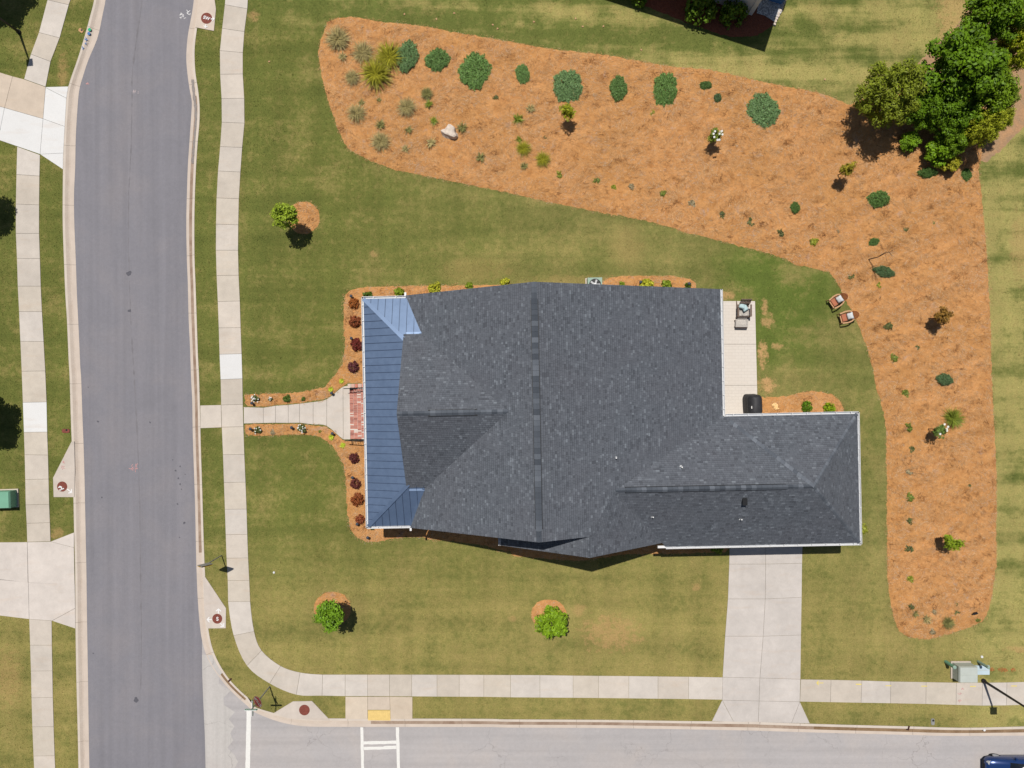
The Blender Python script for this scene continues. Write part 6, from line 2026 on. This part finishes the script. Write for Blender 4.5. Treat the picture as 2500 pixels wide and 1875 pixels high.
# stop sign with street name blades
p = SP('B4', 133, 972)
st = thing("stop_sign", "red stop sign with crossed green street name blades at the corner", "sign", (p[0], p[1], -.01), 0)
mb = MB(); mb.bar((0, 0, 0), (0, 0, 3.5), .06); mb.obj("post", 'galvanised', st)
mb = MB(); R8 = .41
pts = [(.045, R8 * math.cos(math.pi / 8 + i * math.pi / 4), 2.35 + R8 * math.sin(math.pi / 8 + i * math.pi / 4)) for i in range(8)]
back = [(.035, y, z) for _, y, z in pts]
mb.face(pts); mb.face(back[::-1])
for i in range(8):
    mb.face([back[i], back[(i + 1) % 8], pts[(i + 1) % 8], pts[i]])
so = mb.obj("octagon", 'sign_red', st)
mb = MB()
for i in range(8):
    a, b = pts[i], pts[(i + 1) % 8]
    k1, k2 = .94, .88
    f = lambda q, k: (.049, q[1] * k, 2.35 + (q[2] - 2.35) * k)
    mb.face([f(a, k1), f(b, k1), f(b, k2), f(a, k2)])
mb.obj("border", 'paint_white', so)
so.rotation_euler = (0, 0, 0.6)
lettering("STOP", 0.30, 'paint_white', so, (.052, 0, 2.35), rot=(math.pi / 2, 0, math.pi / 2))
def blade(L, z, axis):
    mb = MB()
    mb.box((0, 0, z), (.03, L, .22) if axis == 'y' else (L, .03, .22))
    o = mb.obj("street_blade", 'sign_green', st)
    mb = MB(); q = random.Random(int(z * 10))
    x = -L / 2 + .06
    while x < L / 2 - .08:                      # unreadably small white lettering
        w = q.uniform(.03, .07)
        for sgn in (-1, 1):
            mb.box((sgn * .018, x + w / 2, z) if axis == 'y' else (x + w / 2, sgn * .018, z), (.004, w, .1) if axis == 'y' else (w, .004, .1))
        x += w + q.uniform(.02, .06)
    mb.box((0, 0, z + .112), (.036, L, .006) if axis == 'y' else (L, .036, .006))
    mb.obj("lettering", 'paint_white', o)
blade(1.0, 3.15, 'y'); blade(.75, 3.40, 'x')

# ------------------------------------------------------------------ utility boxes, pedestals and caps
def cabinet(label, c, sx_, sy_, h, mat, rz=0.0, split=True):
    o = thing("utility_cabinet", label, "utility box", (c[0], c[1], -.01), rz)
    mb = MB(); mb.box((0, 0, .05), (sx_ * 1.12, sy_ * 1.12, .1)); mb.obj("pad", 'gutter_pan', o)
    mb = MB(); mb.box((0, 0, .1 + h * .42), (sx_, sy_, h * .84)); mb.obj("body", mat, o)
    mb = MB(); mb.box((0, 0, .1 + h * .92), (sx_ * 1.03, sy_ * 1.03, h * .16), taper=.93)
    if split: mb.box((0, 0, .1 + h + .012), (sx_ * .95, .02, .03))
    mb.obj("lid", mat, o)
cabinet("pale grey-green transformer box beside the sidewalk in the bottom right", SP('D4', 1690, 838, .2), 1.18, 1.02, .82, 'box_grey')
cabinet("bright green transformer box cut by the left edge", SP('A3', 25, 1030, .3), 1.55, 1.1, .75, 'box_green', 0.03, False)
p = SP('D4', 1855, 830)
mb = MB(); mb.box((0, 0, .05), (.98, .62, .10), taper=.96)
o = mb.obj("vault_lid", 'lid_blue', None, loc=(p[0], p[1], -.01))
tag(o, "flat pale blue vault lid right of the grey-green transformer box", "utility lid")
mb = MB(); mb.box((0, 0, .105), (.8, .02, .012)); mb.obj("lid_seam", 'box_grey', o)
def pedestal(label, base, h, r, mat):
    p = SP(*base)
    o = thing("cable_pedestal", label, "pedestal", (p[0], p[1], -.01))
    mb = MB(); mb.lathe([(r, 0), (r, h)], 14); mb.obj("tube", mat, o)
    mb = MB(); mb.lathe([(r * 1.12, h - .03), (r * 1.12, h + .03), (r * .7, h + .06)], 14); mb.obj("cap", 'utility_green', o)
pedestal("green cable pedestal left of the grey-green transformer box", ('D4', 1552, 762), .95, .11, 'box_green')
pedestal("thin grey-green cable pedestal standing over the pale blue vault lid", ('D4', 1825, 760), 1.05, .085, 'utility_green')
def cap(label, k, x, y, r, mat, h=.06, name="cleanout_cap"):
    p = SP(k, x, y)
    mb = MB(); mb.lathe([(r, -.03), (r, h * .7), (r * .85, h)], 14)
    o = mb.obj(name, mat, None, loc=(p[0], p[1], 0)); tag(o, label, "cap")
    mb = MB(); mb.box((0, 0, h + .008), (r * .6, r * .6, .016)); mb.obj("nut", mat, o)
cap("white cleanout cap in the lawn above the pale blue vault lid", 'D4', 1855, 720, .085, 'pipe_white')
cap("white cleanout cap at the lower corner of the transformer box", 'D4', 1777, 922, .085, 'pipe_white')
cap("white cleanout cap alone in the lawn above the corner tree", 'B3', 170, 1650, .075, 'pipe_white')
def meter(label, k, x, y, sx_, sy_, mat, rz=0.0):
    p = SP(k, x, y)
    pts = []
    for i in range(16):
        a = 2 * math.pi * i / 16
        pts.append((math.copysign(abs(math.cos(a)) ** .5, math.cos(a)) * sx_ / 2, math.copysign(abs(math.sin(a)) ** .5, math.sin(a)) * sy_ / 2))
    mb = MB(); mb.prism(pts, -.02, .03)
    o = mb.obj("meter_lid", mat, None, loc=(p[0], p[1], 0), rz=rz); tag(o, label, "meter lid")
    mb = MB(); mb.lathe([(.07, .028), (.07, .036)], 12, (sx_ * .1, sy_ * .2, 0)); mb.obj("port", 'vent_black', o)
meter("reddish meter lid in the grass strip above the long-slotted storm drain", 'A3', 557, 456, .52, .27, 'rusty_iron')
meter("pale sandy meter lid beside the blue kerb paint, top left", 'A1', 685, 258, .34, .24, 'soil', -.6)
meter("grey meter lid with dark port in the bottom right grass strip", 'D4', 1441, 1268, .24, .44, 'galvanised')
for i, (x, y, rr) in enumerate(((1940, 826, .13), (2012, 828, .17), (2050, 832, .13), (2118, 832, .14))):
    c = SP('D4', x, y); q = random.Random(i + 60)
    mb = MB()
    for j in range(40):
        a = q.uniform(0, 6.28); d = rr * math.sqrt(q.random()) * (1.1 if j % 2 else .9); s = .035
        X, Y = d * math.cos(a) * 1.2, d * math.sin(a); t0 = q.uniform(0, 3)
        mb.face([(X - s * math.cos(t0), Y - s * math.sin(t0), .012 + j * .0005), (X + s * .4 * math.sin(t0), Y - s * .4 * math.cos(t0), .02 + j * .0005), (X + s * math.cos(t0), Y + s * math.sin(t0), .03 + j * .0005), (X - s * .4 * math.sin(t0), Y + s * .4 * math.cos(t0), .02 + j * .0005)])
    o = mb.obj("painted_grass", 'paint_orange', None, loc=(c[0], c[1], 0))
    tag(o, ("orange sprayed grass touching the pale blue lid", "orange sprayed grass second right of the pale blue lid", "orange sprayed grass third right of the pale blue lid", "orange sprayed grass farthest right of the pale blue lid")[i], "paint patch", "orange utility paint on the grass", kind='stuff')
# spotlight at the bed end
p = SP('D4', 1775, 345)
o = thing("garden_spotlight", "black garden spotlight near the bottom end of the long bed", "spotlight", (p[0], p[1], bed_z(*p)), .6)
mb = MB(); mb.lathe([(.015, -.05), (.015, .2)], 6); mb.obj("stake", 'iron', o)
mb = MB(); mb.tube([(-.12, 0, .2), (.05, 0, .26), (.14, 0, .3)], [.05, .075, .085], 10); mb.obj("head", 'iron', o)
# kerb drain outlets
for lab, k, x, y, rz in (("dark kerb drain outlet on the corner bend", 'A4', 1940, 916, .8), ("dark kerb drain outlet below the grey meter lid", 'D4', 1237, 1322, 1.3), ("white cap set in the kerb in the bottom right", 'D4', 1877, 1338, 0)):
    p = SP(k, x, y)
    mb = MB(); mb.box((0, 0, .0), (.30, .11, .05)) if 'dark' in lab else mb.lathe([(.08, -.05), (.08, .03)], 12)
    o = mb.obj("kerb_outlet", 'throat' if 'dark' in lab else 'pipe_white', None, loc=(p[0], p[1], .0), rz=rz); tag(o, lab, "drain outlet")

# ------------------------------------------------------------------ lawn chairs with pillows
def pillow(name, label, loc, rz, tilt, s, mat, group=None):
    mb = MB(); n = 6
    g = [[None] * (n + 1) for _ in range(n + 1)]
    for side in (1, -1):
        for i in range(n + 1):
            for j in range(n + 1):
                x = i / n * 2 - 1; y = j / n * 2 - 1
                z = side * .32 * ((1 - x ** 4) * (1 - y ** 4)) ** .5
                pin = 1 - .07 * (1 - abs(x)) * abs(y) - .07 * (1 - abs(y)) * abs(x)
                g[i][j] = (x * pin * s[0] / 2, y * pin * s[1] / 2, z * s[2])
        for i in range(n):
            for j in range(n):
                f = [g[i][j], g[i + 1][j], g[i + 1][j + 1], g[i][j + 1]]
                mb.face(f if side > 0 else f[::-1])
    o = mb.obj(name, mat, None, smooth=True, merge=True)
    o.location = loc
    o.rotation_euler = (0, tilt, rz)
    return tag(o, label, "pillow", group)
def lawn_chair(label, k, px, py, face, plabel):
    """faces +x before turning"""
    p = SP('A1', 0, 0)
    X, Y = plan(px, py, .4)
    o = thing("lawn_chair", label, "chair", (X, Y, 0), face, "wooden lawn chairs with rust cushions")
    # curved arms
    for s in (-1, 1):
        mb = MB()
        pts = [(-.36, s * .26, .60), (-.2, s * .35, .60), (.05, s * .375, .60), (.3, s * .34, .60), (.42, s * .32, .58)]
        for a, b in zip(pts[:-1], pts[1:]):
            mb.bar(a, b, .085, .03)
        mb.obj("arm", 'wood_tan', o)
        mb = MB(); mb.bar((.36, s * .32, 0), (.40, s * .32, .58), .05); mb.obj("leg", 'wood_tan', o)
        mb = MB(); mb.bar((-.42, s * .26, 0), (-.36, s * .27, .60), .05); mb.obj("leg", 'wood_tan', o)
    mb = MB(); mb.box((.02, 0, .33), (.66, .56, .04)); mb.bar((.36, -.3, .34), (.36, .3, .34), .05); mb.obj("seat_frame", 'wood_tan', o)
    mb = MB(); mb.box((.03, 0, .40), (.56, .50, .10), taper=.95); mb.obj("seat_cushion", 'cushion_rust', o)
    # rounded slatted back leaning away
    for i in range(7):
        y = -.24 + i * .08
        L = .50 * math.sqrt(max(.15, 1 - (y / .30) ** 2))
        mb = MB(); mb.bar((-.30, y, .40), (-.30 - L * .62, y, .40 + L * .95), .066, .022); mb.obj("back_slat", 'wood_red', o)
    mb = MB()
    prev = None
    for i in range(9):
        y = -.27 + i * .0675
        L = .50 * math.sqrt(max(.15, 1 - (y / .30) ** 2)) + .02
        q_ = (-.30 - L * .62, y, .40 + L * .95)
        if prev: mb.bar(prev, q_, .03, .03)
        prev = q_
    mb.obj("back_rim", 'wood_red', o)
    d = Vector((-.16, 0, .62)); d.rotate(Matrix.Rotation(face, 3, 'Z'))
    pillow("throw_pillow", plabel, (X + d.x, Y + d.y, d.z), face, .75, (.42, .46, .36), 'pillow_white', "white throw pillows on the lawn chairs")
lawn_chair("upper wooden lawn chair with rust cushion at the bed edge", 'D2', 2041, 735, math.pi + math.atan2(290, 430) , "white pillow on the upper lawn chair")
lawn_chair("lower wooden lawn chair with rust cushion at the bed edge", 'D2', 2066, 774, math.pi + math.atan2(150, 530), "white pillow on the lower lawn chair")

# ------------------------------------------------------------------ adirondack chair and ottoman on the patio
def ZP(x, y, z=0.0):
    return plan(1740 + x / 13.825, 700 + y / 13.825, z)
c = ZP(1040, 790, .4)
ad = thing("slatted_lounge_chair", "weathered slatted lounge chair with dark tall back on the patio", "chair", (c[0], c[1], .05), 0.0)
# faces -y (towards the lower picture edge)
for i in range(7):
    y = -.42 + i * .085
    mb = MB(); mb.box((0, y + .1, .36 + i * -.012 + .03), (.68, .066, .022)); mb.obj("seat_slat", 'wood_grey', ad)
for i in range(7):
    x = -.3 + i * .1
    mb = MB(); mb.bar((x * .9, .22, .30), (x * 1.06, .66, 1.02), .082, .022); mb.obj("back_slat", 'wood_brown', ad)
mb = MB(); mb.bar((-.36, .44, .70), (.36, .44, .70), .06, .03); mb.bar((-.34, .64, 1.0), (.34, .64, 1.0), .05, .03); mb.obj("back_rail", 'wood_brown', ad)
for s in (-1, 1):
    mb = MB(); mb.box((s * .42, -.05, .60), (.11, .80, .03)); mb.obj("arm", 'wood_brown', ad)
    mb = MB(); mb.bar((s * .39, -.48, 0), (s * .39, -.40, .59), .07); mb.obj("leg", 'wood_brown', ad)
    mb = MB(); mb.bar((s * .36, .62, 0), (s * .36, -.44, .36), .05, .09); mb.obj("side_rail", 'wood_brown', ad)
mb = MB(); mb.box((0, -.44, .30), (.74, .03, .1)); mb.obj("apron", 'wood_brown', ad)
q1 = ZP(985, 650, .6); q2 = ZP(1080, 725, .55)
pillow("teal_pillow", "patterned teal pillow tucked against the lounge chair's back", (q1[0], q1[1], .62), 1.2, .55, (.42, .42, .34), 'pillow_pattern' if 'pillow_pattern' in M else 'pillow_teal')
pillow("blue_pillow", "pale blue pillow turned cornerwise on the lounge chair's seat", (q2[0], q2[1], .60), .5, .25, (.42, .42, .32), 'pillow_teal')
c = ZP(975, 1235, .35)
ot = thing("slatted_footstool", "weathered slatted footstool in front of the lounge chair on the patio", "footstool", (c[0], c[1], .05), -.02)
for i in range(6):
    y = .22 - i * .085
    mb = MB(); mb.box((0, y, .36 + .02 * math.sin(i)), (.84, .066, .022)); mb.obj("slat", 'wood_grey', ot)
for s in (-1, 1):
    mb = MB(); mb.bar((s * .38, .25, .32), (s * .38, -.26, .30), .045, .07); mb.obj("rail", 'wood_brown', ot)
    for y in (.2, -.22):
        mb = MB(); mb.bar((s * .38, y, 0), (s * .38, y, .33), .05); mb.obj("leg", 'wood_brown', ot)
mb = MB(); mb.box((0, -.30, .27), (.8, .03, .1)); mb.obj("front_board", 'wood_brown', ot)

# ------------------------------------------------------------------ covered grill and air conditioner
def ZG(x, y, z): return plan(1780 + x / 6.506, 940 + y / 6.506, z)
c = ZG(385, 320, .7)
gr_ = thing("covered_grill", "grill under a black fitted cover at the patio's lower end", "grill", (c[0], c[1], .05), 0.03)
mb = MB()
lv = [(0, .50, .74), (.35, .47, .72), (.80, .46, .70), (.98, .42, .66), (1.12, .30, .60), (1.2, .17, .5)]
n = 28; rings = []
for z, a, b in lv:
    rg_ = []
    for i in range(n):
        t0 = 2 * math.pi * i / n
        ex = 0.45
        x = math.copysign(abs(math.cos(t0)) ** ex, math.cos(t0)) * a; y = math.copysign(abs(math.sin(t0)) ** ex, math.sin(t0)) * b
        w = .012 * math.sin(7 * t0 + z * 3) * (1.2 - z)
        rg_.append((x * (1 + w) + (.06 * z), y * (1 + w), z))
    rings.append(rg_)
for i in range(len(rings) - 1):
    for k in range(n):
        k2 = (k + 1) % n
        mb.face([rings[i][k], rings[i][k2], rings[i + 1][k2], rings[i + 1][k]])
mb.face(rings[-1])
mb.obj("cover", 'cover_black', gr_, smooth=True, merge=True)
mb = MB(); mb.box((-.27, -.12, 1.13), (.06, .17, .01), 0, mat=Matrix.Rotation(-.75, 3, 'Y')); mb.obj("label_patch", 'paint_white', gr_)
mb = MB(); mb.bar((-.46, -.66, .8), (-.46, .66, .8), .03, .02); mb.obj("seam", 'iron', gr_)
p = SP('C2', 735, 800, .8)
ac = thing("air_conditioner", "grey air conditioner with round fan half under the rear eave", "air conditioner", (p[0], p[1] - .1, 0), ROT)
mb = MB(); mb.box((0, 0, .04), (1.1, 1.1, .08)); mb.obj("pad", 'gutter_pan', ac)
mb = MB(); mb.box((0, 0, .45), (.95, .95, .74)); mb.obj("cabinet", 'utility_green', ac)
mb = MB(); mb.lathe([(.40, .82), (.40, .85), (.36, .86)], 24); mb.obj("fan_ring", 'vent_black', ac)
for i in range(5):
    a = i * 1.2566
    mb = MB(); mb.bar((.05 * math.cos(a), .05 * math.sin(a), .875), (.34 * math.cos(a), .34 * math.sin(a), .875), .12, .012); mb.obj("fan_blade", 'steel', ac)
mb = MB(); mb.lathe([(.10, .86), (.10, .9), (.05, .92)], 14); mb.obj("fan_hub", 'white_trim', ac)

# ------------------------------------------------------------------ car at the bottom right corner
cz = ZR
fx, fy = plan(2410, 1850, .6)
car = thing("car", "blue car cut by the bottom right corner, bonnet towards the street", "car", (fx, fy - .95, cz), 0.0)
# +x is towards the tail; the nose is at x = 0
def loft(secs, mat, name, smooth=True, parent=car):
    mb = MB(); R_ = []
    for (x, hw, z0, z1, hwt) in secs:
        R_.append([(x, -hw * .93, z0), (x, -hw, z0 + (z1 - z0) * .35), (x, -hw * .985, z0 + (z1 - z0) * .72), (x, -hwt, z1 - .035), (x, -hwt * .72, z1), (x, 0, z1 + .02),
                   (x, hwt * .72, z1), (x, hwt, z1 - .035), (x, hw * .985, z0 + (z1 - z0) * .72), (x, hw, z0 + (z1 - z0) * .35), (x, hw * .93, z0)])
    for i in range(len(R_) - 1):
        for k in range(10):
            mb.face([R_[i][k], R_[i][k + 1], R_[i + 1][k + 1], R_[i + 1][k]])
    mb.face(R_[0][::-1]); mb.face(R_[-1])
    return mb.obj(name, mat, parent, smooth=smooth, merge=True)
loft([(0.0, .52, .38, .60, .42), (.06, .70, .28, .68, .60), (.22, .82, .22, .76, .72), (.55, .88, .2, .84, .76), (1.0, .90, .2, .92, .78), (1.45, .905, .2, .98, .80), (2.4, .91, .2, .97, .84), (3.4, .91, .2, .98, .84), (4.1, .88, .22, 1.0, .8), (4.45, .78, .3, .95, .7), (4.52, .66, .4, .8, .6)], 'car_paint', "body")
loft([(1.35, .74, .93, .97, .70), (2.05, .72, .95, 1.40, .58), (2.6, .72, .95, 1.47, .58), (3.3, .72, .95, 1.43, .57), (4.05, .70, .95, 1.02, .62)], 'glass_dark', "cabin_glass")
loft([(1.98, .56, 1.405, 1.425, .55), (2.6, .60, 1.45, 1.50, .57), (3.35, .58, 1.41, 1.445, .56)], 'car_paint', "roof_panel")
for s in (-1, 1):
    mb = MB(); mb.box((1.75, s * 1.0, .98), (.14, .2, .14), taper=.8); mb.obj("mirror", 'car_paint', car)
    mb = MB(); mb.box((.2, s * .60, .66), (.3, .26, .12), s * .5, taper=.8); mb.obj("headlight", 'steel', car)
    for x in (.85, 3.6):
        mb = MB(); n = 20
        mb.tube([(x, s * .68, .32), (x, s * .87, .32)], .32, n); w = mb.obj("wheel", 'tyre', car)
        mb = MB(); mb.tube([(x, s * .78, .32), (x, s * .885, .32)], .2, n); mb.obj("rim", 'steel', w)
mb = MB(); mb.bar((.01, -.45, .46), (.01, .45, .46), .03, .12); mb.obj("grille", 'vent_black', car)
mb = MB(); mb.bar((.03, -.62, .33), (.03, .62, .33), .1, .1); mb.obj("bumper", 'vent_black', car)

# ------------------------------------------------------------------ dry leaves blown over the upper lawn
mb = MB(); mb.face([(-.07, 0, .03), (-.02, -.045, .045), (.08, 0, .03), (-.02, .045, .05)]); lm = mb.mesh("leaf_blade", 'wood_tan')
for i, (k, x, y) in enumerate((('B1', 1690, 112), ('B1', 1270, 120), ('B1', 2015, 210), ('B1', 2055, 243), ('B1', 1540, 162), ('C1', 220, 185), ('C1', 570, 157), ('C1', 630, 225), ('C1', 805, 223), ('C1', 1125, 422), ('B1', 130, 520), ('D1', 530, 670))):
    p = SP(k, x, y)
    tag(place(lm, "fallen_leaf", None, (p[0], p[1], .0), i * 1.3, (1.1, 1.3, 1)), "dry tan leaf lying on the upper lawn beyond the straw bed", "leaf", "fallen leaves on the upper lawn")
